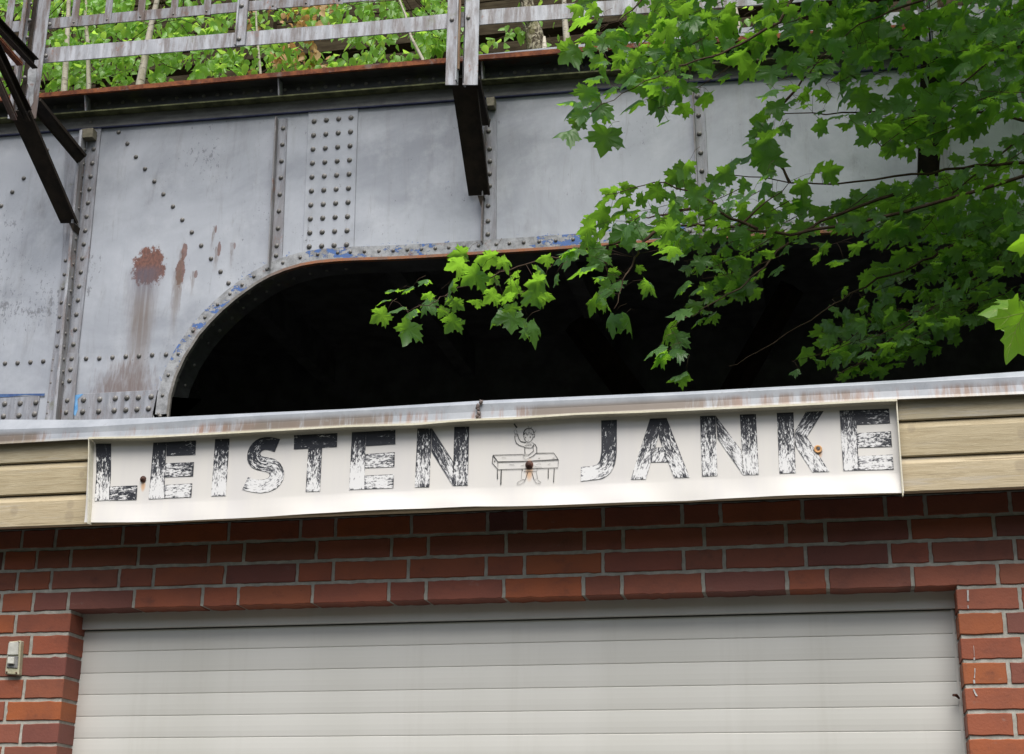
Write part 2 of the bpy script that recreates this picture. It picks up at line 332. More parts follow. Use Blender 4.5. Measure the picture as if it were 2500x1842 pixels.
# unseen green bank added behind the camera to block low sky light
g_ = MB(); ex = np.linspace(-60, 60, 49); pr_ = [(-13, -.05), (-15, 1.6), (-18, 4.2), (-22, 7.5), (-26, 9.6), (-34, 10.2), (-60, 10.4)]
for x in ex: g_.v += [(x, y+mnoise.noise(Vector((x*.2, y, 0))), z+(.6*mnoise.noise(Vector((x*.3, y*.4, 5))) if z > 0 else 0)) for y, z in pr_]
npr = len(pr_); g_.f = [(i*npr+k, i*npr+k+1, (i+1)*npr+k+1, (i+1)*npr+k) for i in range(len(ex)-1) for k in range(npr-1)]
o = g_.build('low_sky_blocker', m_simple('sky_blocker_green', (.03, .05, .015), (.06, .08, .03), sc=2, rough=.9, spec=.1)); o['kind'] = 'structure'

# ============================================================ GARAGE
garage = empty('garage', 'red brick garage with cream roller shutter, tan fascia boards and stained zinc roof edge', 'garage', (1.45, 0, 0))
C = .0722; XL, XR = .024, 2.871; DEP = .115
rows = {1: [-46, 53, 135, 299, 384, 558, 733, 819, 1004, 1190, 1281, 1472, 1665, 1759, 1959, 2161, 2259, 2466, 2560],
        2: [-75, 8, 89, 172, 337, 509, 595, 772, 955, 1045, 1235, 1426, 1521, 1719, 1918, 2015, 2221, 2427, 2530],
        3: [-45, 41, 124, 290, 374, 548, 725, 813, 996, 1186, 1280, 1472, 1669, 1768, 1967, 2172, 2272, 2478, 2580],
        4: [-78, 2, 80, 166, 326, 493, 581, 762, 948.6, 1039.6, 1229, 1424, 1518, 1717, 1921, 2020, 2228, 2436, 2540]}
def zrow(k): return Z0+(4-k)*C   # bottom of row k is zrow(k)-C ; top zrow(k)
PAL = [((.265, .076, .036), 7), ((.245, .075, .042), 7), ((.22, .070, .043), 6), ((.30, .084, .030), 3), ((.175, .060, .044), 3), ((.14, .050, .042), 1)]
def brickcol():
    t = random.choices([p[0] for p in PAL], [p[1] for p in PAL])[0]; k = random.uniform(.95, 1.2); return [c*k*random.uniform(.96, 1.04) for c in t]
bricks = MB(); tones = []
def brick(x0, x1, zb, zt, side=None, d=DEP):
    """front face with slightly wavering edges, chamfer, depth d"""
    g = .0058; x0 += g if side != 'L' else 0; x1 -= g if side != 'R' else 0; zb += .0056; zt -= .0056
    n = max(2, int((x1-x0)/.02)); j = lambda a=.0009: random.gauss(0, a)
    lo = [(x0+(x1-x0)*i/n, zb+j()) for i in range(n+1)]; hi = [(x0+(x1-x0)*i/n, zt+j()) for i in range(n, -1, -1)]
    ri = [(x1+(j() if side != 'R' else 0), zb+(zt-zb)*k/4) for k in (1, 2, 3)]; le = [(x0+(j() if side != 'L' else 0), zb+(zt-zb)*k/4) for k in (3, 2, 1)]
    ring = lo+ri+hi+le; m = len(ring); y0 = random.uniform(-.0012, .0008)
    cx, cz = (x0+x1)/2, (zb+zt)/2; c = .0022
    r0 = [(x+(c if x < cx else -c), y0, z+(c if z < cz else -c)) for x, z in ring]; r1 = [(x, y0+c, z) for x, z in ring]; r2 = [(x, d, z) for x, z in ring]
    fs = [tuple(range(m))]+[(i, m+i, m+(i+1) % m, (i+1) % m) for i in range(m)]+[(m+i, 2*m+i, 2*m+(i+1) % m, m+(i+1) % m) for i in range(m)]
    bricks.add(r0+r1+r2, fs); tones.extend([brickcol()]*(3*m))
for k in (1, 2, 3, 4):
    zm = zrow(k)-C/2; X = []
    for u in rows[k]:
        v = 1400.
        for _ in range(4):
            p = at(u, v, 0); v += (p[2]-zm)*700
        X.append(at(u, v, 0)[0])
    while X[0] > -3: X.insert(0, X[0]-(.125 if (len(X) % 3 == 0) else .25))
    while X[-1] < 5.2: X.append(X[-1]+(.125 if (len(X) % 3 == 0) else .25))
    for a, b in zip(X, X[1:]):
        if k == 4 and a < XL < b and False: pass
        brick(a, b, zrow(k)-C, zrow(k))
lj = {5: [37], 6: [74], 7: [43], 8: [57], 9: [12], 10: [50], 11: [4]}; rj = {5: [2491], 6: [2453], 7: [2499], 8: [2463], 9: [2520], 10: [2478], 11: [2530]}
for k in range(5, 38):
    zt = zrow(k); zb = max(zt-C, 0); v = 1524+(k-5)*54; va = 1462+(k-5)*61
    xj = at(lj[k][0], v, 0)[0] if k in lj else XL-(.25 if k % 2 else .19)
    brick(xj, XL, zb, zt, 'R'); x = xj
    while x > -3: w = .25 if random.random() < .7 else .125; brick(x-w, x, zb, zt); x -= w
    xj = at(rj[k][0], va, 0)[0] if k in rj else XR+(.24 if k % 2 else .18)
    brick(XR, xj, zb, zt, 'L'); x = xj
    while x < 5.2: w = .25 if random.random() < .7 else .125; brick(x, x+w, zb, zt); x += w
bo = bricks.build('brickwork', MB_, garage); set_tone(bo.data, tones)
mo = MB(); e = .0045
# mortar as a core behind the bricks (jittered front sheet)
def mortar(x0, x1, z0, z1):
    mo.box(x0, x1, e, DEP-.002, z0, z1)
ztop = Z0+3*C-.001
mortar(-3.1, 5.3, Z0-C+.0085, ztop); mortar(-3.1, XL-e, 0, Z0-C+.008); mortar(XR+e, 5.3, 0, Z0-C+.008)
mo.build('mortar', MMO, garage)
# inner walls, roof
w = MB(); w.box(-3, -.02, .12, .30, 0, Z0+.36); w.box(2.95, 5.2, .12, .30, 0, Z0+.36); w.box(-.02, 2.95, .12, .30, Z0-.10, Z0+.36)
w.box(-3.1, -2.9, .3, 5.6, 0, Z0+.36); w.box(5.1, 5.3, .3, 5.6, 0, Z0+.36); w.box(-2.9, 5.1, 5.4, 5.6, 0, Z0+.36)
w.box(-3.1, 5.3, -.06, .12, Z0+3*C+.003, Z0+.36)
w.build('block_wall', MMO, garage)
rf = MB(); rf.box(-3.15, 5.35, -.177, 5.65, Z0+.3602, Z0+.44); rf.build('flat_roof', MRO, garage)
# roller shutter
box = MB(); box.box(XL-.03, XR+.03, .086, .105, Z0-.118, Z0-C+.01); box.build('shutter_box', MSL, garage, bevel=.002)
nsl = 34
for i in range(nsl):
    z1 = Z0-.1185-.0713*i+.0713*.35; z0 = z1-.0713
    if i == 0: z1 = Z0-.1182+.02
    if z0 < .02: break
    s = MB(); sec = [(y_-.015, h_) for y_, h_ in [(.1260, 0), (.1232, .0012), (.1225, .004), (.1212, .020), (.1208, .036), (.1212, .052), (.1222, .0690), (.1230, .0705), (.1262, .0711)]]
    zz0 = Z0-.1200-.0713*i-.0713
    if zz0 < .02: break
    ring = [(y, zz0+h) for y, h in sec]; pts = [[(x, y, z) for y, z in ring]+[(x, .15, ring[-1][1]), (x, .15, ring[0][1])] for x in (XL-.02, XR+.02)]
    s.sweep(None, pts); so = s.build('shutter_slat', MSL, garage)
gd = MB(); gd.box(XR-.012, XR-.0045, .0995, .103, 0, Z0-.12); gd.build('guide_rail', MSL, garage)
nt = MB(); p = at(2331, 1696, .06); nt.tube([p+np.array([-.004, .0, -.002]), p+np.array([.006, .02, .0]), p+np.array([.014, .03, -.008])], [.004, .005, .003]); nt.build('rusty_catch', MBO, garage)
# painted smears on right pier
MCH = m_simple('chalk_white', (.30, .28, .27), (.60, .60, .58), sc=40)
def smear(pts, w):
    sm = MB()
    L_ = []; R_ = []
    for (u0, v0) in pts:
        a = at(u0, v0, -.003); L_.append((a[0]-w*.0006*random.uniform(.5, 1), -.0030, a[2])); R_.append((a[0]+w*.0006*random.uniform(.5, 1), -.0030, a[2]))
    n = len(pts); sm.add(L_+R_, [(i, n+i, n+i+1, i+1) for i in range(n-1)])
    sm.build('white_paint_smear', MCH, garage, fix=False)
smear([(2362, 1441), (2363, 1450), (2363, 1460), (2364, 1468)], 6); smear([(2363, 1478), (2364, 1486)], 4); smear([(2377, 1577), (2378, 1590), (2379, 1603)], 1.3); smear([(2379, 1606), (2378, 1612)], 5)
smear([(2380, 1632), (2380, 1645), (2379, 1656)], 3); smear([(2378, 1660), (2379, 1669)], 6); smear([(2377, 1683), (2381, 1692), (2385, 1700)], 6)
# fascia boards
YF = -.200
lines = [.482, .392, .2815, .1735]
for i in range(3):
    zt, zb = Z0+lines[i], Z0+lines[i+1]
    m = MB(); xs = np.linspace(-3.1, 5.3, 60)
    prof = [(YF+.022, zt-.003), (YF+.010, zt-.0035), (YF+.003, zt-.018), (YF, zt-.024), (YF-.001, (zt+zb)/2), (YF, zb+.003), (YF+.003, zb+.0005), (YF+.022, zb+.0005)]
    path = [[(x, y, z+.0012*mnoise.noise(Vector((x*3, i*5, k)))-.0009*(x-1.4)*(1 if i < 2 else 0)) for k, (y, z) in enumerate(prof)] for x in xs]
    m.sweep(None, path); t = [(.95, .95, .92), (1.0, .97, .9), (1.08, 1.04, .98)][i]
    fo = m.build('fascia_board', MWD, garage); set_tone(fo.data, [t]*len(fo.data.vertices))
sf = MB(); sf.box(-3.1, 5.3, YF+.0225, .11, Z0+.2168, Z0+.2184)
sf.box(-3.1, 5.3, YF+.0225, YF+.034, Z0+.176, Z0+.2166); sf.build('soffit_board', MSO, garage)
# zinc roof edge
def itp(tab, u):
    us = [t[0] for t in tab]; return float(np.interp(u, us, [t[1] for t in tab]))
TOPV = [(-1600, 1088), (-400, 1041), (0, 1025.5), (213, 1026), (407, 1019), (620, 1009), (849, 999), (1170, 979), (1675, 957), (2189, 929), (2498, 907), (2900, 880)]
CRV = [(-1600, 1121), (-400, 1067), (0, 1049), (213, 1043), (407, 1031), (620, 1016), (849, 1004), (1170, 987), (1675, 964), (2189, 936), (2498, 920), (2900, 893)]
BOV = [(-1600, 1166), (-400, 1103), (0, 1082), (213, 1070), (427, 1063), (849, 1040), (1170, 1024), (1675, 1000), (2189, 973), (2498, 960), (2900, 938)]
zc = MB(); path = []; rim = []
us = list(range(-1600, 2901, 50)); YC = -.218
for u in us:
    a = at(u, itp(TOPV, u), YC+.020); b = at(u, itp(CRV, u), YC); c = at(u, itp(BOV, u)-1, YC-.002); d = at(u, itp(BOV, u)+2, YC-.008)
    j = .0006*mnoise.noise(Vector((u*.01, 0, 0)))
    x = b[0]
    path.append([(x, .3, a[2]-.012), (x, YC+.03, a[2]+.001), (x, YC+.020, a[2]), (x, YC+.002+j, b[2]+.003), (x, YC+j, b[2]), (x, YC+.001, (b[2]+c[2])/2), (x, YC-.002, c[2]+.004), (x, YC-.007, d[2]), (x, YC-.001, d[2]-.001), (x, YC+.004, c[2]+.006), (x, YC+.006, b[2]-.004), (x, YC+.03, a[2]-.008), (x, .3, a[2]-.02)])
    rim += [0, 0, 0, 0, .1, .6, .9, 1, 1, 1, .5, 0, 0]
zc.sweep(None, path); zo = zc.build('roof_edge_flashing', MZ, garage, smooth=False); set_f(zo.data, rim, 'rim')
seam = MB()
for (u, v, r) in ((1174, 984, .007), (1168, 992, .008), (1169, 1001, .0075), (1170, 1010, .009), (1166, 1018, .008), (1171, 1022, .006), (1177, 983, .006)):
    p = at(u, v, YC-.002); 
    for q in range(3): seam.tube([p+rng.normal(0, .003, 3)-[0, .004, .005], p-[0, .005, 0], p+rng.normal(0, .003, 3)+[0, -.003, .006]], [r*.3, r*.8, r*.3], 7)
seam.build('sealant_seam', m_simple('old_brown_sealant', (.09, .07, .065), (.20, .16, .15), sc=80, rough=.8), garage, smooth=True)

# ============================================================ SIGN
YP = -.217
sgn = empty('shop_sign', 'long white sign reading LEISTEN JANKE in worn black capitals on the garage fascia', 'sign', (1.4, YP, Z0+.3))
TS = [(217, 1067), (349, 1065), (581, 1053), (849, 1038), (1019, 1033), (1096, 1026), (1158, 1022), (1251, 1019), (1406, 1008), (1561, 1003), (1673, 998), (1921, 987), (2134, 976), (2190, 974)]
BS = [(204, 1275), (311, 1276), (369, 1275), (544, 1267), (850, 1250), (1157, 1237), (1340, 1235), (1475, 1229), (1675, 1222), (1883, 1211), (2100, 1206), (2207, 1204)]
def uvx(tab, t):
    n = len(tab); us_ = [p[0] for p in tab]; u = us_[0]+(us_[-1]-us_[0])*t; return u, float(np.interp(u, us_, [p[1] for p in tab]))
pm = MB(); NX, NZ = 90, 14; rim = []
hs_ = [0, .03, .08, .14, .2, .3, .4, .5, .6, .7, .775, .80, .88, .95, 1]
for i in range(NX+1):
    t = i/NX; T = at(*uvx(TS, t), YP); B = at(*uvx(BS, t), YP-.01)
    for h in hs_:
        P = T+(B-T)*h; y = YP + .0035*math.sin(t*9+1)*max(0, h-.8)*4
        if h > .79: y -= .010*(h-.79)/.21
        if i in (0, NX): pass
        hh = max(0, h-.78)*4.5; y += (.0030*math.sin(t*23+h*3)+.002*math.sin(t*61-h*5))*hh; pm.v.append((P[0], y, P[2])); rim.append(max(0, 1-h/.16))
n_ = len(hs_)
for i in range(NX):
    for k in range(n_-1): pm.f.append((i*n_+k, i*n_+k+1, (i+1)*n_+k+1, (i+1)*n_+k))
po = pm.build('sign_panel', MS, sgn, fix=False, smooth=True); set_f(po.data, rim, 'rim')
# lips: top, left, right
lip = MB(); path = []
for i in range(NX+1):
    t = i/NX; u, v = uvx(TS, t); T = at(u, v, YP-.040); Tz = T[2]
    path.append([(T[0], YP+.004, Tz-.002), (T[0], YP-.034, Tz+.0005), (T[0], YP-.040, Tz-.001), (T[0], YP-.040, Tz-.007), (T[0], YP-.0375, Tz-.007), (T[0], YP-.0365, Tz-.004), (T[0], YP+.004, Tz-.0055)])
lip.sweep(None, path); lip.build('top_lip', MLP, sgn)
for (a, b, sx) in ((at(217, 1068, YP-.03), at(204, 1275, YP-.048), 1), (at(2190, 975, YP-.03), at(2207, 1205, YP-.048), -1)):
    l = MB(); q0, q1 = sorted((0, .0035*sx))
    l.prism([(a[0]+q0, YP+.004, a[2]), (a[0]+q0, YP-.034, a[2]-.004), (b[0]+q0, YP-.022, b[2]), (b[0]+q0, YP+.004, b[2]+.002)], (q1-q0, 0, 0)); l.build('side_lip', MLP, sgn)
# letters -----------------------------------------------------
def z4(x, y): return (200+x*.2230, 1000+y*.2230)
def z5(x, y): return (700+x*.2230, 1000+y*.2230)
def z7(x, y): return (1400+x*.1784, 960+y*.1784)
def z8(x, y): return (1800+x*.2007, 960+y*.2007)
def z6(x, y): return (1650+x*.3874, 600+y*.3874)
YL = YP-.0016
def letter(name_label, strokes, zf):
    """strokes: (sideA, sideB, wear0, wear1) - two polylines from start to end"""
    v = []; f = []; uv = []; wr = []
    for (A, B, w0, w1) in strokes:
        def rs(P, n):
            P = np.array([zf(*p) for p in P], float); d = np.r_[0, np.cumsum(np.linalg.norm(np.diff(P, axis=0), axis=1))]; s = np.linspace(0, d[-1], n)
            return np.stack([np.interp(s, d, P[:, 0]), np.interp(s, d, P[:, 1])], 1)
        n = 14; m = 8; a = rs(A, n); b = rs(B, n)
        if len(A) == len(B) > 4:
            n = 28; ix = np.linspace(0, len(A)-1, n); qa = np.array([zf(*p) for p in A]); qb = np.array([zf(*p) for p in B]); ki = np.arange(len(A))
            a = np.stack([np.interp(ix, ki, qa[:, 0]), np.interp(ix, ki, qa[:, 1])], 1); b = np.stack([np.interp(ix, ki, qb[:, 0]), np.interp(ix, ki, qb[:, 1])], 1)
            for arr in (a, b): arr[1:-1] = (arr[:-2]+2*arr[1:-1]+arr[2:])/4
        base = len(v); ou, ov = random.random()*5, random.random()*5
        acc = 0
        for i in range(n):
            if i: acc += np.linalg.norm((a[i]+b[i])/2-(a[i-1]+b[i-1])/2)
            wid = np.linalg.norm(a[i]-b[i])
            for k in range(m):
                t = [0, .07, .2, .4, .6, .8, .93, 1][k]; q = a[i]+(b[i]-a[i])*t; P = at(q[0], q[1], YL)
                v.append((P[0], YL, P[2])); uv.append((ou+t*wid/680, ov+acc/680))
                e_ = -.5 if k in (0, m-1) or i in (0, n-1) else 0
                wr.append((w0+(w1-w0)*i/(n-1))*(1 if not e_ else .5) + .25*mnoise.noise(Vector((q[0]*.05, q[1]*.03, 0))))
        for i in range(n-1):
            for k in range(m-1): f.append((base+i*m+k, base+(i+1)*m+k, base+(i+1)*m+k+1, base+i*m+k+1))
    me = bpy.data.meshes.new('letter'); me.from_pydata(v, [], f); me.update()
    ul = me.uv_layers.new(name='UVMap')
    for lp in me.loops: ul.data[lp.index].uv = uv[lp.vertex_index]
    if me.polygons[0].normal.y > 0: me.flip_normals()
    set_f(me, wr, 'wear'); o = finish('letter', me, ML, sgn); o['label'] = name_label
letter('worn black letter L', [([(152, 375), (158, 700), (138, 1003)], [(320, 375), (318, 700), (299, 1003-12)], .05, .95), ([(299, 845), (608, 832)], [(297, 996), (598, 990)], .65, .3)], z4)
letter('worn black letter E, first one', [([(782, 365), (730, 982)], [(925, 512-155), (900, 975)], -.2, 1.25), ([(925, 357), (1250, 340)], [(925, 510), (1243, 498)], 0, .1), ([(917, 590), (1228, 577)], [(907, 742), (1218, 732)], .6, .5), ([(906, 828), (1208, 810)], [(900, 974), (1198, 960)], .8, .7)], z4)
letter('worn black letter I', [([(1458, 325), (1415, 950)], [(1617, 320), (1575, 945)], 0, 1.15)], z4)
letter('worn black curved letter S', [([(2170, 325), (2060, 298), (1950, 307), (1870, 360), (1815, 440), (1802, 540), (1830, 610), (1890, 660), (1990, 675), (2045, 688), (2062, 720), (2040, 758), (1960, 775), (1880, 765), (1818, 740)],
        [(2110, 468), (2060, 450), (2010, 438), (1970, 452), (1950, 480), (1955, 505), (1985, 520), (2050, 527), (2125, 545), (2185, 600), (2222, 685), (2205, 780), (2130, 880), (1950, 928), (1755, 878)], 0, 1.0)], z4)
letter('worn black letter T', [([(80, 282), (555, 260)], [(78, 438), (550, 412)], .1, .15), ([(235, 430), (207, 900)], [(388, 421), (365, 896)], .3, .95)], z5)
letter('worn black letter E, middle one', [([(714, 250), (683, 880)], [(868, 243), (850, 873)], -.2, 1.6), ([(868, 243), (1190, 225)], [(866, 402), (1190, 382)], -.05, .05), ([(862, 490), (1183, 468)], [(858, 642), (1180, 628)], .8, .6), ([(852, 725), (1175, 710)], [(850, 873), (1168, 860)], .95, .8)], z5)
letter('worn black letter N, first one', [([(1430, 210), (1403, 852)], [(1590, 208), (1561, 850)], .15, .9), ([(1592, 208), (1833, 585)], [(1583, 462), (1817, 833)], .1, .7), ([(1834, 192), (1818, 835)], [(1998, 188), (1983, 832)], .1, .75)], z5)
letter('worn black letter J', [([(380, 375), (383, 800), (360, 930), (320, 980), (240, 1004), (103, 1010)], [(595, 367), (593, 830), (570, 970), (510, 1090), (400, 1175), (100, 1208)], 0, 1.15)], z7)
letter('worn black letter A', [([(1048, 350), (783, 1183)], [(1163, 347), (1165, 600), (990, 1180)], .0, 1.0), ([(1163, 347), (1165, 600), (1378, 1160)], [(1275, 342), (1590, 1155)], .05, .95), ([(1126, 745), (1060, 948)], [(1222, 745), (1298, 945)], .5, .7)], z7)
letter('worn black letter N, second one', [([(152, 1075), (165, 1455)], [(250, 1072), (262, 1450)], .15, .9), ([(251, 1072), (413, 1290)], [(262, 1215), (424, 1445)], .3, .95), ([(403, 1065), (425, 1445)], [(505, 1062), (523, 1443)], .1, 1.0)], z6)
letter('worn black letter K', [([(480, 243), (513, 978)], [(683, 235), (712, 970)], .15, .95), ([(1050, 220), (847, 535)], [(835, 228), (698, 470)], .05, .7), ([(847, 537), (1122, 955)], [(698, 474), (703, 640), (915, 960)], .5, .9)], z8)
letter('worn black letter E, last one', [([(1243, 213), (1290, 945)], [(1445, 205), (1478, 940)], .3, 1.0), ([(1445, 205), (1845, 190)], [(1452, 388), (1860, 368)], .25, .3), ([(1456, 488), (1870, 465)], [(1466, 665), (1883, 652)], .7, .45), ([(1471, 770), (1890, 748)], [(1478, 940), (1905, 930)], .85, .75)], z8)
# drawing -----------------------------------------------------
def ribbon(mb, P, w, y):
    P = [at(1150+x*.1338, 1000+y_*.1338, y) for x, y_ in P]; P = [np.array([p[0], p[2]]) for p in P]; n = len(P); b = len(mb.v)
    for i in range(n):
        t = P[min(i+1, n-1)]-P[max(i-1, 0)]; t = t/(np.linalg.norm(t)+1e-9); nn = np.array([-t[1], t[0]])*w/2*random.uniform(.75, 1.25)
        mb.v += [(P[i][0]+nn[0], y, P[i][1]+nn[1]), (P[i][0]-nn[0], y, P[i][1]-nn[1])]
    for i in range(n-1): mb.f.append((b+2*i, b+2*i+1, b+2*i+3, b+2*i+2))
dk = MB(); pl = MB(); yy = YL-.0002
D = [([(850, 450), (870, 530), (910, 585), (1000, 603)], 3.4), ([(797, 485), (805, 560), (830, 620), (880, 655), (960, 680), (985, 695)], 2.6), ([(955, 468), (960, 420), (985, 375), (1030, 345), (1090, 345), (1130, 380), (1147, 430)], 3.4), ([(965, 430), (960, 470)], 6),
     ([(965, 465), (990, 430), (1000, 420), (1015, 460), (1035, 470), (1045, 425), (1065, 410), (1080, 450), (1095, 440), (1105, 425), (1110, 460), (1130, 470)], 2),
     ([(1035, 300), (1060, 335), (1045, 360), (1055, 390), (1075, 350), (1110, 320)], 1.6), ([(1120, 450), (1125, 465)], 4),
     ([(960, 480), (975, 540), (1005, 585), (1050, 600), (1090, 580), (1125, 530), (1135, 490)], 2), ([(1135, 450), (1165, 455), (1160, 495), (1130, 515)], 2), ([(995, 500), (997, 522)], 3), ([(1080, 488), (1082, 516)], 4),
     ([(1165, 635), (1200, 700), (1198, 790), (1130, 850), (1060, 885)], 2.6), ([(1150, 640), (1130, 690), (1140, 760), (1045, 835)], 2.2), ([(978, 690), (985, 810)], 3.2), ([(985, 695), (1100, 705), (1150, 640)], 2.2),
     ([(400, 835), (950, 820)], 2.6), ([(1195, 800), (1510, 795), (1592, 915)], 2.6), ([(1592, 915), (1040, 945), (490, 958), (400, 835)], 3.4), ([(490, 958), (490, 1100), (1588, 1065), (1592, 915)], 3.2), ([(400, 835), (388, 980), (490, 1095)], 2.8),
     ([(480, 1100), (482, 1270)], 4.4), ([(552, 1100), (542, 1370)], 4), ([(1410, 1080), (1407, 1260)], 3), ([(1518, 1075), (1505, 1330)], 3.4),
     ([(1035, 1140), (990, 1285), (940, 1280)], 2.4), ([(1110, 1150), (1150, 1280)], 2.6), ([(965, 1132), (1200, 1128), (1205, 1085)], 2.2), ([(930, 1090), (935, 1125)], 3)]
D2 = [([(1055, 818), (950, 820)], 2), ([(815, 345), (800, 380), (782, 400), (790, 430), (815, 450), (840, 440), (835, 400), (822, 375)], 2), ([(797, 455), (850, 450), (845, 480), (797, 485), (797, 455)], 2), ([(1035, 560), (1045, 568), (1055, 560)], 1.8),
      ([(1150, 430), (1185, 385)], 2), ([(1010, 640), (1025, 600), (1045, 635), (1060, 600), (1080, 640), (1105, 600)], 1.8), ([(985, 695), (985, 655), (1110, 645)], 2), ([(1115, 600), (1165, 635)], 1.8), ([(1045, 835), (960, 850), (945, 880), (1005, 910), (1060, 880)], 1.6),
      ([(925, 1130), (915, 1270), (985, 1290)], 2), ([(1150, 1280), (1215, 1265), (1190, 1135)], 2), ([(920, 1290), (850, 1330), (835, 1365), (900, 1365), (985, 1310), (970, 1290)], 2), ([(1150, 1290), (1190, 1340), (1255, 1355), (1275, 1330), (1215, 1285)], 2),
      ([(700, 1005), (790, 1010)], 1.5), ([(1190, 1010), (1240, 980), (1270, 1000)], 1.4), ([(1150, 1030), (1200, 1050), (1290, 1055)], 1.4), ([(905, 1035), (975, 1010)], 1.4), ([(560, 880), (640, 885)], 1.2), ([(1400, 1005), (1450, 990)], 1.4)]
for P, w in D: ribbon(dk, P, w*.00078, yy); yy -= .00001
for (x, y, rx, ry) in ((430, 945, 14, 18), (960, 840, 18, 9), (1243, 893, 16, 9), (1505, 890, 20, 8)):
    ribbon(dk, [(x-rx, y), (x, y-2), (x+rx, y)], ry*.00016, yy)
ribbon(dk, [(785, 262), (810, 300), (836, 335)], 7*.0007, yy)
for P, w in D2: ribbon(pl, P, w*.00072, yy); yy -= .00001
nf = len(dk.f); dk.add(pl.v, pl.f); do = dk.build('carpenter_drawing', [MLN, MLN2], sgn, fix=False)
for i, p in enumerate(do.data.polygons): p.material_index = 1 if i >= nf else 0
def bolt(u, v, r, ring, m1, m2):
    p = at(u, v, YP-.004); b = MB()
    N = 20
    prof = [(0, r), (-.002, r*1.0), (-.004, r*.85), (-.0045, r*.55), (-.010, r*.45), (-.011, r*.2), (-.0105, .0002)]
    if ring: prof = [(0, r), (-.003, r), (-.004, r*.85), (-.002, r*.45), (.002, r*.4), (.003, .0002)]
    rr = [[(p[0]+q*math.cos(a*2*math.pi/N), YP-.002+dy, p[2]+q*math.sin(a*2*math.pi/N)) for a in range(N)] for dy, q in prof]
    bb = len(b.v)
    for r_ in rr: b.v += r_
    for i in range(len(rr)-1):
        for k in range(N): b.f.append((bb+i*N+k, bb+i*N+(k+1) % N, bb+(i+1)*N+(k+1) % N, bb+(i+1)*N+k))
    o = b.build('rusty_bolt', m1, sgn, smooth=True)
    return o
bolt(349, 1170, .0105, 0, MBO, None); bolt(1292, 1135, .0125, 0, MBO, None)
bolt(1997, 1097, .012, 1, m_simple('orange_washer', (.55, .27, .09), (.62, .36, .16), sc=50), None)
hm = MB(); p = at(1999, 1096, YP); hm.tube([(p[0], YP-.0052, p[2]), (p[0], YP+.002, p[2])], [.0045, .0045], 10); hm.build('washer_hole', MBL, sgn)

# ============================================================ KEY SWITCH
kb = at(31, 1650, -.012)
ks = empty('key_switch', 'small upright metal switch box screwed to the brick pier left of the shutter', 'switch', (kb[0], 0, kb[2]-.06))
c0, c1, c2, c3 = at(20, 1567, -.02), at(51, 1564, -.02), at(45, 1649, -.02), at(11, 1646, -.02)
MSC = m_simple('dull_silver', (.50, .50, .45), (.68, .68, .62), sc=20, rough=.35, spec=.6); MYE = m_simple('yellowed_plastic', (.42, .40, .26), (.60, .58, .46), sc=12, rough=.5)
k_ = MB(); k_.prism([c3, c2, c1, c0], (0, .024, 0)); k_.build('housing', MYE, ks, bevel=.003)
L = lambda s, t, y: (lambda a, b: (a+(b-a)*t)*[1, 0, 1]+[0, y, 0])(c0+(c1-c0)*s, c3+(c2-c3)*s)
k_ = MB(); k_.prism([L(.1, .42, -.026), L(.9, .42, -.026), L(.88, .04, -.026), L(.12, .04, -.026)], (0, .006, 0)); k_.build('upper_cover', MSC, ks, bevel=.0015)
k_ = MB(); k_.prism([L(.12, .80, -.024), L(.92, .80, -.024), L(.92, .46, -.024), L(.12, .46, -.024)], (0, .004, 0)); k_.build('dark_plate', m_simple('tarnished_grey', (.16, .16, .16), (.25, .25, .25), sc=40, rough=.5), ks, bevel=.001)
k_ = MB(); k_.prism([L(.25, .70, -.034), L(.72, .70, -.034), L(.72, .50, -.034), L(.25, .50, -.034)], (0, .012, 0)); k_.build('square_knob', MSC, ks, bevel=.002)
for s, t in ((.15, .05), (.85, .05), (.15, .94), (.85, .94)):
    k_ = MB(); q = L(s, t, -.024); k_.tube([q, q+[0, .006, 0]], [.0028, .003], 10); k_.build('screw', MBO, ks)

# ============================================================ RAILWAY BRIDGE
YB = 7.0
br = empty('steel_bridge', 'grey riveted steel girder bridge with rounded opening, rust stains and railing behind the garage', 'bridge', (-2, YB, 0))
# arch edge (front rim of the soffit) in pixels, from the foot to the right
def r4(x, y): return (x*.3874, 600+y*.3874)
def r2(x, y): return (825+x*.3874, y*.3874)
def r3(x, y): return (1650+x*.3874, y*.3874)
def r1(x, y): return (x*.3874, y*.3874)
RIM = [(392, 1130), (400, 1060), (407, 1018), (413, 968), (426, 921), (449, 871), (484, 817), (542, 755), (600, 708), (658, 672), (736, 644.5), (825, 633), (960, 628), (1096, 621), (1212, 613), (1400, 601), (1650, 583), (1900, 569), (2200, 556), (2500, 546), (2900, 530)]
RIMp = [at(u, v, YB) for u, v in RIM]
RIMp = [np.array([RIMp[0][0]+.03, YB, 0.])]+RIMp
def densify(P, step=.12):
    out = [P[0]]
    for i in range(len(P)-1):
        a, b = P[i], P[i+1]; n = max(1, int(np.linalg.norm(b-a)/step)); p0 = P[i-1] if i else a; p3 = P[i+2] if i+2 < len(P) else b
        for k in range(1, n+1):
            t = k/n
            if i in (0,): q = a+(b-a)*t
            else: q = .5*((2*a)+(-p0+b)*t+(2*p0-5*a+4*b-p3)*t*t+(-p0+3*a-3*b+p3)*t**3)
            out.append(q)
    return out
RD = densify(RIMp)
# normal pointing away from the opening (towards the steel)
def nrm(i):
    t = RD[min(i+1, len(RD)-1)]-RD[max(i-1, 0)]; t = t/np.linalg.norm(t); return np.array([-t[2], 0, t[0]])
NR = [nrm(i) for i in range(len(RD))]
def off(i, d, y): p = RD[i]+NR[i]*d; return (p[0], y, p[2])
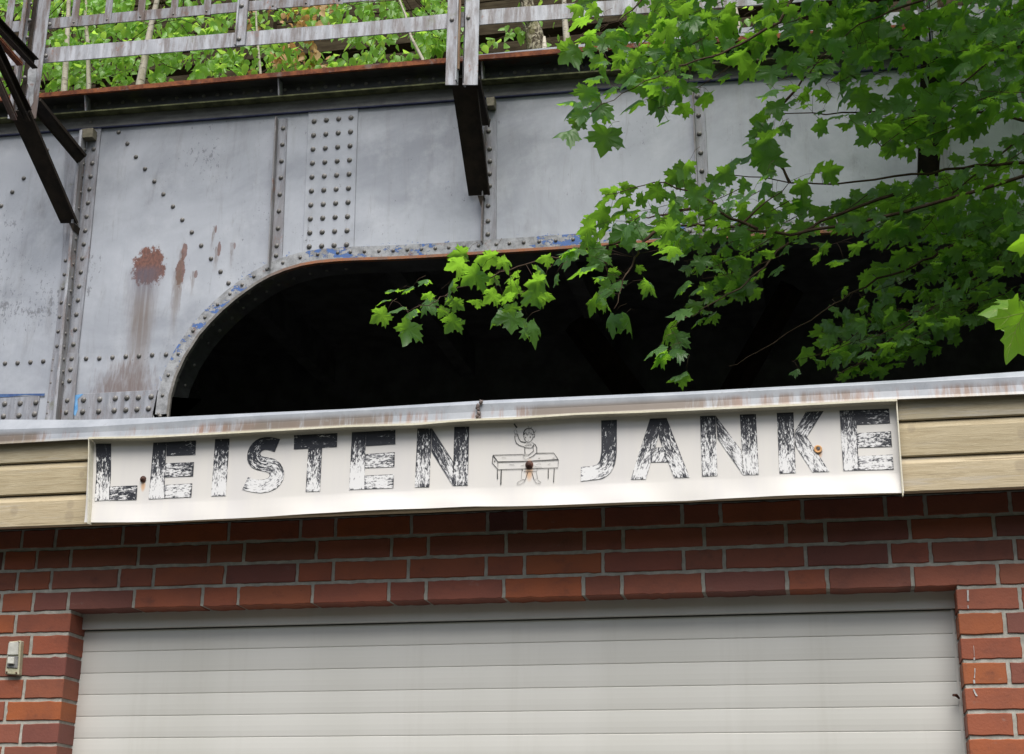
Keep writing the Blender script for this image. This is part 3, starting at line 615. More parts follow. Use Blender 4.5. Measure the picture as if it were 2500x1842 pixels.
# web plate: strips from the rim outwards, then up to the top / left
def flz(X): # bottom edge of the lower flange leg, world z at x
    P = [at(u, v, YB-.03) for u, v in ((0, 329), (229, 311), (674, 276), (1096, 244), (1398, 221), (1724, 196), (2185, 165), (2498, 141))]
    return float(np.interp(X, [p[0] for p in P], [p[2] for p in P]))
XLB = -9.0; ZT = flz(-2)+.42
wb = MB(); rim = []
n = len(RD)
offs = [0, .10, .22, .45]
def wpt(i, k):
    if k < 4: return off(i, offs[k], YB)
    a = np.array(off(i, offs[3], YB)); 
    ang = math.atan2(NR[i][2], NR[i][0])
    # target on the outer border
    if abs(NR[i][0]) > .72 or a[2] < 3: tg = np.array([XLB, YB, a[2]]) if False else None
    return a
for i in range(n):
    for k in range(4): wb.v.append(wpt(i, k)); rim.append([1, .62, .3, 0][k])
for i in range(n-1):
    for k in range(3): wb.f.append((i*4+k, i*4+k+1, (i+1)*4+k+1, (i+1)*4+k))
# outer region as one polygon
outer = [i*4+3 for i in range(n)]
b0 = len(wb.v); xr_ = wb.v[outer[-1]][0]
wb.v += [(xr_, YB, ZT), (XLB, YB, ZT), (XLB, YB, 0)]; rim += [0, 0, 0]
wb.f.append(tuple(outer+[b0, b0+1, b0+2]))
me = wb.mesh('girder_web'); bm = bmesh.new(); bm.from_mesh(me)
bmesh.ops.triangulate(bm, faces=[f for f in bm.faces if len(f.verts) > 4]); bmesh.ops.recalc_face_normals(bm, faces=bm.faces)
bm.to_mesh(me); bm.free()
wo = finish('girder_web', me, MW, br); set_f(me, rim, 'rim')
if me.polygons[0].normal.y > 0: me.flip_normals()
# back side of the column (box column) and soffit plate round the opening
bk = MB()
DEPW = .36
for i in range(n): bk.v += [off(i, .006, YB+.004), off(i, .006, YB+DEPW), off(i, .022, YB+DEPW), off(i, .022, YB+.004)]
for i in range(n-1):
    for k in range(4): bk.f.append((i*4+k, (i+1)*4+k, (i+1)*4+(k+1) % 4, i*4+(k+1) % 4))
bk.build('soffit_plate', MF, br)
# arch rim angle: web leg and a thin free edge
an = MB()
for i in range(n): an.v += [off(i, -.012, YB-.016), off(i, .105, YB-.016), off(i, .105, YB-.0005), off(i, -.012, YB+.003)]
for i in range(n-1):
    for k in range(4): an.f.append((i*4+k, (i+1)*4+k, (i+1)*4+(k+1) % 4, i*4+(k+1) % 4))
an.build('arch_angle', MA, br)
re = MB()
for i in range(n): re.v += [off(i, -.030, YB-.024), off(i, -.004, YB-.024), off(i, -.004, YB-.0165), off(i, -.018, YB+.02), off(i, -.030, YB+.02)]
for i in range(n-1):
    for k in range(5): re.f.append((i*5+k, (i+1)*5+k, (i+1)*5+(k+1) % 5, i*5+(k+1) % 5))

def m_rim():
    g = G('rim_steel', .7, .3); n = g.noise((1, 1, 1), 9, 6, .75); c = g.mix(g.ramp(n, .35, .65), (.13, .12, .11), (.22, .21, .20))
    x = g.ramp(g.xyz()[0], at(620, 690, 7)[0], at(760, 645, 7)[0]); c = g.mix(g.mth('MULTIPLY', x, g.ramp(n, .35, .6, .35, .95)), c, (.32, .12, .05)); g.bump(n, .004, .8); return g.out(c)
re.build('arch_rim', m_rim(), br)
# top chord -----------------------------------------------------
def linez(pts, y):
    P = [at(u, v, y) for u, v in pts]
    def f(X):
        if X <= P[0][0]: i = 0
        elif X >= P[-1][0]: i = len(P)-2
        else: i = max(k for k in range(len(P)-1) if P[k][0] <= X)
        a, b = P[i], P[i+1]; return a[2]+(b[2]-a[2])*(X-a[0])/(b[0]-a[0])
    return f
y1 = YB-.20; y2 = YB-.13; y3 = YB-.035
tz = linez([(95, 228), (848, 162), (1387, 117), (1803, 88)], y1); XS = np.linspace(-9, 7.5, 80)
def strip(name, m, y0, y1_, ztop, zbot, par=br):
    b = MB(); b.sweep(None, [[(x, y0, zbot(x)), (x, y0, ztop(x)), (x, y1_, ztop(x)), (x, y1_, zbot(x))] for x in XS]); return b.build(name, m, par)
strip('rusted_cover_plate', MO, y1, y1+.03, lambda x: tz(x)+.004*mnoise.noise(Vector((x*5, 0, 0))), lambda x: tz(x)-.046+.004*mnoise.noise(Vector((x*7, 3, 0))))
strip('top_flange', MF, y1+.0302, YB+.6, lambda x: tz(x)-.012, lambda x: tz(x)-.035)
sz = linez([(132, 277), (748, 228), (1166, 194), (1433, 174), (1803, 147)], y2)
strip('upper_leg', MF, y3+.012, YB-.0005, lambda x: tz(x)-.0352, lambda x: sz(x)-.001)
MMS = m_simple('mossy_flange', (.05, .055, .025), (.14, .15, .07), sc=9, rough=.9)
strip('middle_flange', MMS, y2, YB-.001, lambda x: sz(x), lambda x: sz(x)-.014)
lz = linez([(0, 329), (229, 311), (674, 276), (1096, 244), (1398, 221), (1724, 196), (2185, 165), (2498, 141)], y3)
strip('lower_leg', m_simple('grey_green_steel', (.10, .10, .10), (.17, .17, .165), (1, 1, 3), sc=4, rough=.5), y3, YB-.0005, lambda x: sz(x)-.0142, lambda x: lz(x))
strip('blue_edge', m_simple('faded_blue_edge', (.03, .035, .09), (.06, .07, .16), sc=9), y3+.002, YB-.0007, lambda x: lz(x)-.0002, lambda x: lz(x)-.008)
# deck behind; rear girder wall and end walls added to shut light out
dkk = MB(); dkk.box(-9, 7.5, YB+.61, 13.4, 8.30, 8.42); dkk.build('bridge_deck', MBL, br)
fg = MB(); fg.box(-9, 7.5, 13.2, 13.4, 0, 8.299); fg.box(-9.2, -9.001, YB, 13.4, 0, 8.42); fg.box(7.501, 7.7, YB, 13.4, 0, 8.42); fg.build('girder_light_block', MBL, br)
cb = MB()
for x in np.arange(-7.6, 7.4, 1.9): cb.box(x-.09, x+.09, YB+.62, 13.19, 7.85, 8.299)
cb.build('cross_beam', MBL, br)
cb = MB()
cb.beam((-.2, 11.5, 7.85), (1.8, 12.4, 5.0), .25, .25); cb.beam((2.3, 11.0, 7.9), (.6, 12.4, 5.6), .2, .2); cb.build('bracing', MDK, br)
# splice plate
def quadplate(name, px4, m, y0, y1_, bev=.002):
    b = MB(); P = [at(u, v, y0) for u, v in px4]; b.prism(P, (0, y1_-y0, 0)); return b.build(name, m, br, bevel=bev)
def mk_splice():
    P = [(753, 274), (874, 265), (863, 612), (738, 628)]
    o = quadplate('splice_plate', P, MW, YB-.014, YB-.0005)
    set_f(o.data, [0]*len(o.data.vertices), 'rim')
mk_splice()
# stiffeners: flat leg on the web + outstanding leg
def stiff(l_top, l_bot, r_top, r_bot, out=.06, th=.012, leg='L'):
    e_ = empty_part = None
    b = MB(); y = YB-.015
    P = [at(*l_top, y), at(*r_top, y), at(*r_bot, y), at(*l_bot, y)]; b.prism(P, (0, .0145, 0)); o = b.build('stiffener', MWS, br, bevel=.002)
    b = MB(); a, d = at(*l_top, YB-.015), at(*l_bot, YB-.015)
    b.prism([a-[th, 0, 0], a, d, d-[th, 0, 0]], (0, -out, 0)); b.build('outstanding_leg', MWD2, o if False else br, bevel=.002)
MWS = m_worn('stiffener_paint', (.225, .235, .265), .45); MWD2 = m_worn('stiffener_edge', (.20, .20, .21), .8)
stiff((680, 292), (661, 660), (701, 289), (688, 645))
stiff((1189, 254), (1180, 596), (1213, 252), (1211, 596))
stiff((1693, 213), (1710, 590), (1718, 211), (1737, 588))
stiff((2290, 158), (2262, 570), (2330, 156), (2310, 570), .10)
# left heavy stiffener (both sides of a deep outstanding plate)
def poly(name, pts, m, y0, dy, bev=0): 
    b = MB(); b.prism([at(u, v, y0) for u, v in pts], (0, dy, 0)); return b.build(name, m, br, bevel=bev)
poly('stiffener', [(214, 315), (247, 312), (241, 367), (219, 600), (201, 760), (190, 862), (176, 1000), (158, 1130), (128, 1130), (152, 1000), (176, 760), (190, 600), (212, 367)], MWS, YB-.022, .0215, .002)
poly('stiffener', [(160, 340), (205, 330), (180, 600), (166, 760), (142, 1000), (120, 1130), (92, 1130), (113, 1000), (141, 760), (153, 600)], MWS, YB-.020, .0195, .002)
a = at(213, 330, YB-.022); d = at(147, 1060, YB-.022); dd = at(134, 1200, YB-.022)
b = MB(); b.prism([a-[.014, 0, 0], a, d, dd, dd-[.014, 0, 0], d-[.014, 0, 0]], (0, -.10, 0)); b.build('outstanding_leg', MWD2, br, bevel=.002)
b = MB(); b.prism([a+[-.024, -.108, 0], a+[.001, -.108, 0], d+[.001, -.108, 0], dd+[.001, -.108, 0], dd+[-.024, -.108, 0], d+[-.024, -.108, 0]], (0, .008, 0)); b.build('stiffener_cap', MP, br, bevel=.002)
# lower lap plates by the column foot
poly('lap_plate', [(128, 862), (192, 862), (168, 1130), (98, 1130)], MWS, YB-.030, .0077, .002)
poly('base_plate', [(184, 963), (385, 952), (372, 1010), (360, 1130), (158, 1130)], MWS, YB-.012, .0115, .002)
poly('base_plate', [(-900, 1010), (97, 968), (86, 1040), (80, 1130), (-900, 1190)], MWS, YB-.012, .0115, .002)
b = MB(); b.prism([at(-220, 966, YB-.013), at(110, 961, YB-.013), at(108, 967, YB-.013), at(60, 965, YB-.013), at(20, 970, YB-.013), at(-220, 973, YB-.013)], (0, .0005, 0)); b.build('flaked_blue_paint', m_simple('blue_flake', (.04, .08, .22), (.07, .14, .30), sc=20), br)
b = MB(); b.prism([at(183, 965, YB-.0135), at(204, 962, YB-.0135), at(189, 975, YB-.0135), at(190, 1000, YB-.0135), at(184, 1016, YB-.0135), at(177, 1010, YB-.0135), at(180, 990, YB-.0135)], (0, .001, 0)); b.build('flaked_blue_paint', m_simple('pale_blue_flake', (.10, .30, .60), (.2, .42, .7), sc=20), br)
# small web stiffeners between the flanges and blocks below
for u in (209, 680, 1176, 1693, 2200, 2700, -300):
    vv = 277-(u-132)*.0795; p = at(u, vv-18, y2+.01); x = p[0]
    b = MB(); b.prism([(x, y2+.012, sz(x)+.0005), (x+.014, y2+.012, sz(x)+.0005), (x+.014, y1+.035, tz(x)-.0365), (x, y1+.035, tz(x)-.0365)], (0, .1, 0)); b.build('flange_stiffener', MP, br)
    b = MB(); b.prism([(x+.02, y3+.009, sz(x)+.0005), (x+.10, y3+.009, sz(x)+.0005), (x+.10, y3+.009, tz(x)-.036), (x+.02, y3+.009, tz(x)-.036)], (0, .003, 0)); b.build('gusset_plate', MF, br)
for c in ([(1186, 238), (1207, 236), (1206, 258), (1189, 259)], [(198, 315), (227, 312), (225, 335), (197, 337)]):
    poly('packing_block', c, m_simple('mossy_block', (.13, .12, .08), (.2, .18, .13), sc=20), YB-.11, .088, .004)
# rivets ---------------------------------------------------------
RV = []   # (point, radius, normal)
def rv(u, v, y=YB-.001, r=.0225, nx=None): RV.append((at(u, v, y), r, nx))
for i in range(10):
    for j in range(4):
        s, t = i/9, j/3; u = (767+(857-767)*t)*(1-s)+(755+(846-755)*t)*s; v = (297-9*t)*(1-s)+(603-5*t)*s; rv(u, v, YB-.014, .0255)
for (x, y) in [(748, 835), (803, 907), (857, 990), (914, 1066), (973, 1145), (1030, 1225), (1090, 1303), (1149, 1387), (1209, 1465), (1268, 1549), (1330, 1632), (297, 948), (150, 1125), (78, 1212), (8, 1299)]: rv(*r1(x, y))
for (x, y) in [(1390, 165), (1440, 237), (32, 743), (111, 740), (192, 735), (273, 730), (543, 713), (626, 711), (709, 705), (793, 699), (876, 696), (959, 690), (1047, 687)]: rv(*r4(x, y))
for (x, y) in [(30, 998), (128, 995), (226, 990), (22, 1077), (120, 1072), (217, 1063), (527, 973), (629, 970), (727, 963), (800, 960), (872, 958), (953, 953), (521, 1048), (622, 1046), (720, 1040), (793, 1037), (863, 1033), (936, 1028)]: rv(*r4(x, y), YB-.012, .0265)
for (x, y) in [(600, 858), (590, 942), (582, 1030), (571, 1115), (564, 1194), (555, 1281), (546, 1367), (538, 1455), (529, 1541), (519, 1630)]: rv(*r1(x, y), YB-.022)
for (x, y) in [(510, 168), (500, 257), (492, 345), (482, 435), (474, 530), (463, 623)]: rv(*r4(x, y), YB-.022)
for (x, y) in [(452, 713), (445, 782), (438, 853), (424, 977), (417, 1052)]: rv(*r4(x, y), YB-.030)
for (x, y) in [(785*1.0+1000, 810), (1780, 913), (1774, 1018), (1770, 1122), (1763, 1227), (1758, 1332), (1752, 1441), (1744, 1550), (1740, 1612)]: rv(*r1(x, y), YB-.015)
for (x, y) in [(950, 683), (950, 760), (950, 828), (957, 941), (958, 1018), (957, 1097), (957, 1174), (946, 1298), (946, 1395), (945, 1478)]: rv(*r2(x, y), YB-.015)
for (x, y) in [(135, 610), (143, 730), (148, 845), (157, 965), (164, 1080), (170, 1200)]: rv(*r3(x, y), YB-.015)
nkeep = len(RV)
for (x, y) in [(413, 95), (405, 183), (396, 270), (386, 360), (376, 450), (366, 542), (359, 635), (338, 720), (330, 790), (323, 868), (308, 988), (300, 1060)]: rv(*r4(x, y), YB-.020, .018)
for (x, y) in [(600, 950-8)]: pass
# rivets on the side of the deep outstanding plate
for (x, y) in [(535, 945), (528, 1037), (519, 1115), (510, 1215), (497, 1317), (486, 1412), (478, 1508), (472, 1580)]:
    u, v = r1(x, y); P = atx(u, v, a[0]+(d[0]-a[0])*(v-330)/730.+.001); RV.append((P, .017, 'x'))
for (x, y) in [(462, 120), (454, 203), (445, 290), (435, 378), (426, 465), (414, 556), (405, 640), (402, 720), (398, 795), (394, 868)]:
    u, v = r4(x, y); P = atx(u, v, a[0]+(d[0]-a[0])*(v-330)/730.+.001); RV.append((P, .017, 'x'))
# along the rim angle
acc = 0
for i in range(2, n-1):
    acc += np.linalg.norm(RD[i]-RD[i-1])
    if RD[i][2] > 2.5 and acc > .098 and RD[i][0] < 4: acc = 0; q = RD[i]+NR[i]*.055; RV.append((np.array([q[0], YB-.016, q[2]]), .0175, None))
# along the chord leg
for u in np.arange(135, 2500, 33.0):
    vv = 255-(u-238)*.0755; P = at(u, vv, y3+.012); RV.append((P, .019, None))
for u in (222, 1190, 1680): RV.append((at(u, 298-(u-222)*.0795, y3), .018, None))
# soffit rivets (inside the arch)
for i in range(3, n-2):
    if 2.5 < RD[i][2] and RD[i][0] < -1.5:
        for yy_ in (YB+.09, YB+.24):
            q = RD[i]+NR[i]*.006; RV.append((np.array([q[0], yy_, q[2]]), .017, -NR[i]))
def rivet_geo(mb, P, r, nx):
    N = 9
    nn = np.array([0, -1., 0]) if nx is None else (np.array([1., 0, 0]) if isinstance(nx, str) else np.asarray(nx))
    ax = np.cross(nn, [0, 0.1, 1.] if abs(nn[2]) < .8 else [0, 1., 0]); ax /= np.linalg.norm(ax); az = np.cross(nn, ax)
    b = len(mb.v); prof = [(0, 1), (.28, .93), (.5, .72), (.66, .4)]
    P = np.asarray(P, float)
    for h, q in prof:
        for k in range(N):
            t = 2*math.pi*k/N; mb.v.append(tuple(P+nn*(h*r)+r*q*(math.cos(t)*ax+math.sin(t)*az)))
    mb.v.append(tuple(P+nn*r*.72))
    for i in range(3):
        for k in range(N): mb.f.append((b+i*N+k, b+i*N+(k+1) % N, b+(i+1)*N+(k+1) % N, b+(i+1)*N+k))
    for k in range(N): mb.f.append((b+3*N+k, b+3*N+(k+1) % N, b+4*N))
tmp = MB(); rivet_geo(tmp, (0, 0, 0), 1, None); rme = tmp.mesh('rivet')
bm = bmesh.new(); bm.from_mesh(rme); bmesh.ops.recalc_face_normals(bm, faces=bm.faces); bm.to_mesh(rme); bm.free()
rme.polygons.foreach_set('use_smooth', [True]*len(rme.polygons)); rme.materials.append(MRV)
seen = [i for i, (P, r, nx) in enumerate(RV) if nx is None and -20 < px(P)[0] < 1790 and px(P)[1] < 1030]
seen = sorted(seen, key=lambda i: -RV[i][1]*(1 if i < nkeep else .8))[:100]
rest = MB()
for i, (P, r, nx) in enumerate(RV):
    if i in set(seen):
        o = bpy.data.objects.new('rivet', rme); COL.objects.link(o); o.parent = br
        o.location = Vector(P)-br.location; o.scale = (r, r, r)
    else: rivet_geo(rest, P, r, nx)
o = rest.build('rivet', MRV, br, smooth=True); o['kind'] = 'stuff'
# railing --------------------------------------------------------
YR = 6.15
def bar(name, tl, bl, m, y0=YR, th=.012, ext=(-9, 7.5)):
    ft = linez(tl, y0); fb = linez(bl, y0); b = MB()
    b.sweep(None, [[(x, y0, fb(x)), (x, y0, ft(x)), (x, y0+th, ft(x)), (x, y0+th, fb(x))] for x in np.linspace(ext[0], ext[1], 60)]); return b.build(name, m, rl), ft, fb
rl = empty('_', '', ''); del rl['label'], rl['category']; rl.name = 'railing'; rl.parent = br; rl.location = Vector((-2, YR, 8.5))-br.location
bar('railing_bar', [(112, 46), (600, 4), (850, -17)], [(112, 71), (600, 27), (850, 6)], MR)
bar('railing_bar', [(105, 118), (848, 58), (1085, 35), (1162, 25), (1600, -6)], [(105, 154), (848, 91), (1085, 71), (1162, 61), (1600, 30)], MP)
bar('railing_bar', [(105, -120), (848, -190), (1600, -260)], [(105, -85), (848, -155), (1600, -225)], MR)
for k in range(-2, 24):
    u = 180+81*k
    if abs(u-585) < 30 or abs(u-1127) < 45: continue
    vb = 64-(u-180)*.083
    a1, a2 = at(u-8.5, vb, YR-.008), at(u+8.5, vb, YR-.008); c = MB()
    c.prism([(a1[0], a1[1], a1[2]), (a2[0], a2[1], a2[2]), (a2[0], a2[1], a2[2]+.75), (a1[0], a1[1], a1[2]+.75)], (0, .0078, 0)); c.build('picket', MR, rl, bevel=.0015)
    if -50 < u < 900:
        q = at(u, vb-9, YR-.008); c = MB(); rivet_geo(c, q, .011, None); c.build('picket_bolt', MRV, rl, smooth=True)
c = MB(); a1, a2 = at(577, 112, YR-.03), at(597, 110, YR-.03)
c.prism([a1, a2, a2+[0, 0, 1.2], a1+[0, 0, 1.2]], (0, .0215, 0)); c.prism([a1-[.015, .02, 0], a1-[0, .02, 0], a1+[0, -.02, 1.2], a1+[-.015, -.02, 1.2]], (0, .035, 0)); c.build('railing_post', MP, rl, bevel=.002)
for u, v in ((590, 15), (584, 96), (121, 60), (112, 137), (91, 60)): c = MB(); rivet_geo(c, at(u, v, YR-.03), .022, None); c.build('post_bolt', MRV, rl, smooth=True)
# big posts
def post(L, R_, gapL, gapR, vb, H=1.5, y=YR-.05):
    c = MB(); P = lambda u, v: at(u, v, y)
    for (u0, u1) in ((L, gapL), (gapR, R_)):
        a_, b_ = P(u0, vb), P(u1, vb); c.prism([a_, b_, b_+[0, 0, H], a_+[0, 0, H]], (0, .010, 0))
    a_, b_ = P(gapL, vb-4), P(gapL+3, vb-4); c.prism([a_-[.012, .06, 0], a_-[0, .06, 0], a_+[0, -.06, H], a_+[-.012, -.06, H]], (0, .069, 0))
    b_ = P(gapR, vb-4); c.prism([b_, b_+[.012, 0, 0], b_+[.012, 0, H], b_+[0, 0, H]], (0, .07, 0))
    return c
post(1087, 1166, 1118, 1129, 208).build('outrigger_post', MP, br, bevel=.002)
c = MB(); a_ = at(1112, 170, YR-.08); c.box(a_[0], a_[0]+.032, YR-.085, YR-.06, a_[2], a_[2]+1.4); c.build('timber_filler', m_simple('brown_timber', (.16, .09, .05), (.30, .22, .15), (1, 1, .1), sc=30, rough=.8), br, bevel=.003)
post(18, 87, 38, 55, 290, 1.7).build('outrigger_post', MR, br, bevel=.002)
a_ = at(38, 288, YR-.05); c = MB(); c.box(a_[0]+.002, a_[0]+.075, YR-.02, YR-.01, a_[2]+.02, a_[2]+1.7); c.build('post_web', MDK, br)
for (u, v) in ((1103, 49), (1143, 44), (75, 10), (72, 50), (66, 92), (60, 190)): c = MB(); rivet_geo(c, at(u, v, YR-.051), .02, None); c.build('post_bolt', MRV, br, smooth=True)
poly_b = MB(); poly_b.prism([at(u, v, YR-.053) for u, v in ((68, 172), (80, 156), (90, 158), (87, 200), (82, 222), (81, 250), (75, 262), (70, 240), (72, 215), (67, 205))], (0, .002, 0)); poly_b.build('flaked_blue_paint', m_angle(), br)
# struts: plates seen from below, constant X plane
def strut(name, l0, r0, l1, r1, y0, y1_, m=MDK, th=.012, flange=.06):
    """upper end pixels l0,r0 at depth y0; lower end l1,r1 at depth y1"""
    A, B, C_, D_ = at(*l0, y0), at(*r0, y0), at(*r1, y1_), at(*l1, y1_)
    b = MB(); nrm_ = np.cross(B-A, D_-A); nrm_ /= np.linalg.norm(nrm_)
    if nrm_[2] < 0: nrm_ = -nrm_
    b.prism([A, B, C_, D_], nrm_*th); 
    ex = (B-A)/np.linalg.norm(B-A)
    b.prism([B-ex*.0125, B, C_, C_-ex*.0125], -nrm_*.02); b.prism([A+nrm_*th, A+ex*.012+nrm_*th, D_+ex*.012+nrm_*th, D_+nrm_*th], nrm_*flange)
    return b.build(name, m, br)
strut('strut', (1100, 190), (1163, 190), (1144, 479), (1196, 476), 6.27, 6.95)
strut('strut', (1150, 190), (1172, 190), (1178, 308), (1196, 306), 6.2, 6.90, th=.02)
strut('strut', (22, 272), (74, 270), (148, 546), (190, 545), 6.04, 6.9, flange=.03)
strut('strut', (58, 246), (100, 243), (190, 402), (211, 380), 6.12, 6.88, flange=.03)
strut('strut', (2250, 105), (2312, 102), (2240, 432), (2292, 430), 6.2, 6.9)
mk3 = post(2248, 2298, 2268, 2276, 112, 1.4); mk3.build('outrigger_post', MP, br, bevel=.002)
poly('bracket_foot', [(168, 545), (181, 545), (177, 562)], MDK, YB-.14, .12)
poly('bracket_foot', [(1166, 478), (1181, 478), (1174, 505)], MDK, YB-.08, .06)
# two arms reaching out from the left post towards the viewer
XA = at(88, 150, YR-.1)[0]
def arm(name, p0, p1, w, m):
    A = atx(*p0, XA); B = atx(*p1, XA); B = B+(B-A)*1.2
    b = MB(); b.beam(A, B, .012, w); b.beam(A+[.026, 0, w*.5-.006], B+[.026, 0, w*.5-.006], .04, .010); b.beam(A+[.026, 0, -w*.5+.006], B+[.026, 0, -w*.5+.006], .04, .010); return b.build(name, m, br)
arm('outrigger_arm', (82, 157), (0, 70), .10, MDK)
arm('outrigger_arm', (64, 284), (0, 148), .12, MDK)
arm('outrigger_arm', (30, 290), (0, 222), .045, m_worn('rusty_arm', (.10, .06, .05), 1.5))
arm('outrigger_arm', (44, 158), (0, 108), .03, MO)


# ============================================================ SHED BEHIND
sh = empty('timber_shed', 'dark weathered plank building standing behind the birches above the bridge', 'building', (0, 13.6, 0))
for i in range(26):
    z = 8.0+i*.30; b = MB(); b.box(-12, 12, 13.6+.006*(i % 3), 13.66, z+.012, z+.29); b.build('plank', MTI, sh)
b = MB(); b.box(-12, 12, 13.67, 13.75, 0, 16); b.build('backing_wall', MBL, sh)
for x in np.arange(-10.4, 10, 2.6): b = MB(); b.box(x, x+.16, 13.45, 13.59, 8, 16); b.build('stud', MTI, sh)
for z in (9.6, 11.3, 12.9): b = MB(); b.box(-12, 12, 13.2, 13.44, z, z+.12); b.build('ledge', MTI, sh)

# ============================================================ FOLIAGE TOOLS
def unit(v): return v/(np.linalg.norm(v)+1e-9)
HALF = [(0, -.02), (.10, -.10), (.24, -.13), (.40, -.12), (.54, -.22), (.55, -.08), (.65, .0), (.55, .09), (.53, .16), (.64, .21), (.78, .25), (.72, .38), (.90, .55), (.70, .54), (.62, .65), (.50, .58), (.37, .55), (.33, .62), (.40, .77), (.25, .80), (.17, .93), (0, 1.13)]
LEAF = np.array(HALF+[(-x, y) for x, y in HALF[-2:0:-1]])
LN = len(LEAF)
class Leaves:
    def __init__(s): s.V = []; s.Fc = []; s.T = []; s.n = 0
    def maple(s, base, T, Nn, size, fold=.3, droop=.25, lo=False, tone=None):
        T = unit(T); Nn = unit(Nn-T*(Nn@T)); X = np.cross(T, Nn)
        L = LEAF*np.array([random.uniform(.85, 1.1), 1])*(1+rng.normal(0, .035, (LN, 2))); c = np.array([0, .28])
        ring = c+(L-c)*.5
        P = np.vstack([L, c[None]]) if lo else np.vstack([L, ring, c[None]])
        ph = random.uniform(0, 6)
        z = -fold*np.abs(P[:, 0])**1.25-droop*np.maximum(P[:, 1], 0)**2+.05*np.sin(P[:, 0]*7+ph)+.04*np.sin(P[:, 1]*8+ph)
        W3 = base+size*(P[:, :1]*X+P[:, 1:2]*T+z[:, None]*Nn)
        b = s.n; s.V.append(W3); k = np.arange(LN); k2 = (k+1) % LN
        if lo: s.Fc.append(np.stack([b+k, b+k2, np.full(LN, b+LN)], 1))
        else:
            s.Fc += [np.stack([b+k, b+k2, b+LN+k2], 1), np.stack([b+k, b+LN+k2, b+LN+k], 1), np.stack([b+LN+k, b+LN+k2, np.full(LN, b+2*LN)], 1)]
        s.n += len(P); s.T.append(np.full(len(P), random.random() if tone is None else tone))
    def ovate(s, base, T, Nn, size, tone=None):
        T = unit(T); Nn = unit(Nn-T*(Nn@T)); X = np.cross(T, Nn)
        P = np.array([(0, 0), (.28, .12), (.36, .34), (.20, .72), (0, 1.05), (-.20, .72), (-.36, .34), (-.28, .12), (0, .35), (0, .7)])
        z = -.35*np.abs(P[:, 0])-.15*P[:, 1]**2; W3 = base+size*(P[:, :1]*X+P[:, 1:2]*T+z[:, None]*Nn); b = s.n; s.V.append(W3)
        s.Fc.append(b+np.array([(0, 1, 8), (1, 2, 8), (2, 9, 8), (2, 3, 9), (3, 4, 9), (4, 5, 9), (5, 6, 9), (6, 8, 9), (6, 7, 8), (7, 0, 8)]))
        s.n += 10; s.T.append(np.full(10, random.random() if tone is None else tone))
    def build(s, name, m, parent):
        V = np.concatenate(s.V); Fs = np.concatenate(s.Fc); me = bpy.data.meshes.new(name)
        me.vertices.add(len(V)); me.vertices.foreach_set('co', V.astype(np.float32).ravel())
        me.loops.add(len(Fs)*3); me.loops.foreach_set('vertex_index', Fs.astype(np.int32).ravel())
        me.polygons.add(len(Fs)); me.polygons.foreach_set('loop_start', np.arange(0, len(Fs)*3, 3, dtype=np.int32))
        me.update(calc_edges=True); set_f(me, np.concatenate(s.T), 'tone')
        return finish(name, me, m, parent, smooth=True)
def inpoly(u, v, P):
    r = False; j = len(P)-1
    for i in range(len(P)):
        if (P[i][1] > v) != (P[j][1] > v) and u < (P[j][0]-P[i][0])*(v-P[i][1])/(P[j][1]-P[i][1])+P[i][0]: r = not r
        j = i
    return r
# ============================================================ MAPLE
mp = empty('maple_tree', 'leafy maple whose long branches hang in from the right across the bridge', 'tree', (6.6, 3.6, 0))
BR = [([(1000, 757), (1057, 743), (1096, 716), (1147, 697), (1224, 668), (1305, 639), (1360, 627), (1500, 592), (1650, 550), (1766, 552), (1930, 575), (2200, 520), (2600, 400)], 3.2, 3.8),
      ([(1500, 760), (1522, 685), (1545, 640), (1565, 600), (1600, 565)], 3.2, 3.3),
      ([(1748, 440), (1793, 426), (1929, 447), (2037, 449), (2231, 428), (2386, 403), (2560, 395)], 3.6, 4.2),
      ([(1859, 356), (1895, 390), (1929, 447)], 3.6, 3.7), ([(1930, 450), (1844, 515), (1800, 560)], 3.6, 3.6),
      ([(1860, 275), (1902, 277), (2060, 277), (2185, 267), (2330, 262), (2560, 300)], 4.0, 4.2),
      ([(1445, 275), (1549, 213), (1650, 165), (1747, 134), (1824, 101), (1902, 54), (1960, -40)], 3.0, 3.2),
      ([(1640, 800), (1693, 770), (1805, 705), (1867, 650), (1917, 600), (2000, 540), (2200, 470)], 3.4, 4.0),
      ([(1782, 898), (1851, 860), (1921, 817), (2037, 743), (2115, 697), (2231, 650), (2320, 600), (2560, 480)], 4.2, 4.8),
      ([(2030, 925), (2095, 890), (2239, 778), (2386, 677), (2560, 600)], 4.2, 4.8),
      ([(1490, 60), (1560, 10), (1620, -60)], 3.0, 3.0), ([(1480, 480), (1600, 445), (1700, 470), (1766, 520), (1850, 560)], 3.3, 3.6),
      ([(1530, 540), (1600, 527), (1690, 510)], 3.3, 3.4), ([(2000, 140), (2100, 60), (2200, 20), (2400, -60)], 3.2, 3.4), ([(2020, 120), (1960, 200), (1900, 260)], 3.2, 3.4), ([(2250, 560), (2330, 470), (2500, 330), (2600, 250)], 3.8, 4.4), ([(2150, 360), (2300, 250), (2450, 120), (2600, 20)], 3.4, 4.0)]
tw = MB(); BP = []
for P, y0, y1_ in BR:
    pts = []; 
    for i, (u, v) in enumerate(P):
        y = y0+(y1_-y0)*i/(len(P)-1); pts.append(at(u, v, y))
    # densify with wobble
    Q = [];
    for a_, b_ in zip(pts, pts[1:]):
        for k in range(4): Q.append(a_+(b_-a_)*k/4+rng.normal(0, .006, 3))
    Q.append(pts[-1]); m_ = len(Q)
    tw.tube(Q, [.0022+.010*(i/m_)**1.3 for i in range(m_)], 5); BP += Q
BP = np.array(BP)
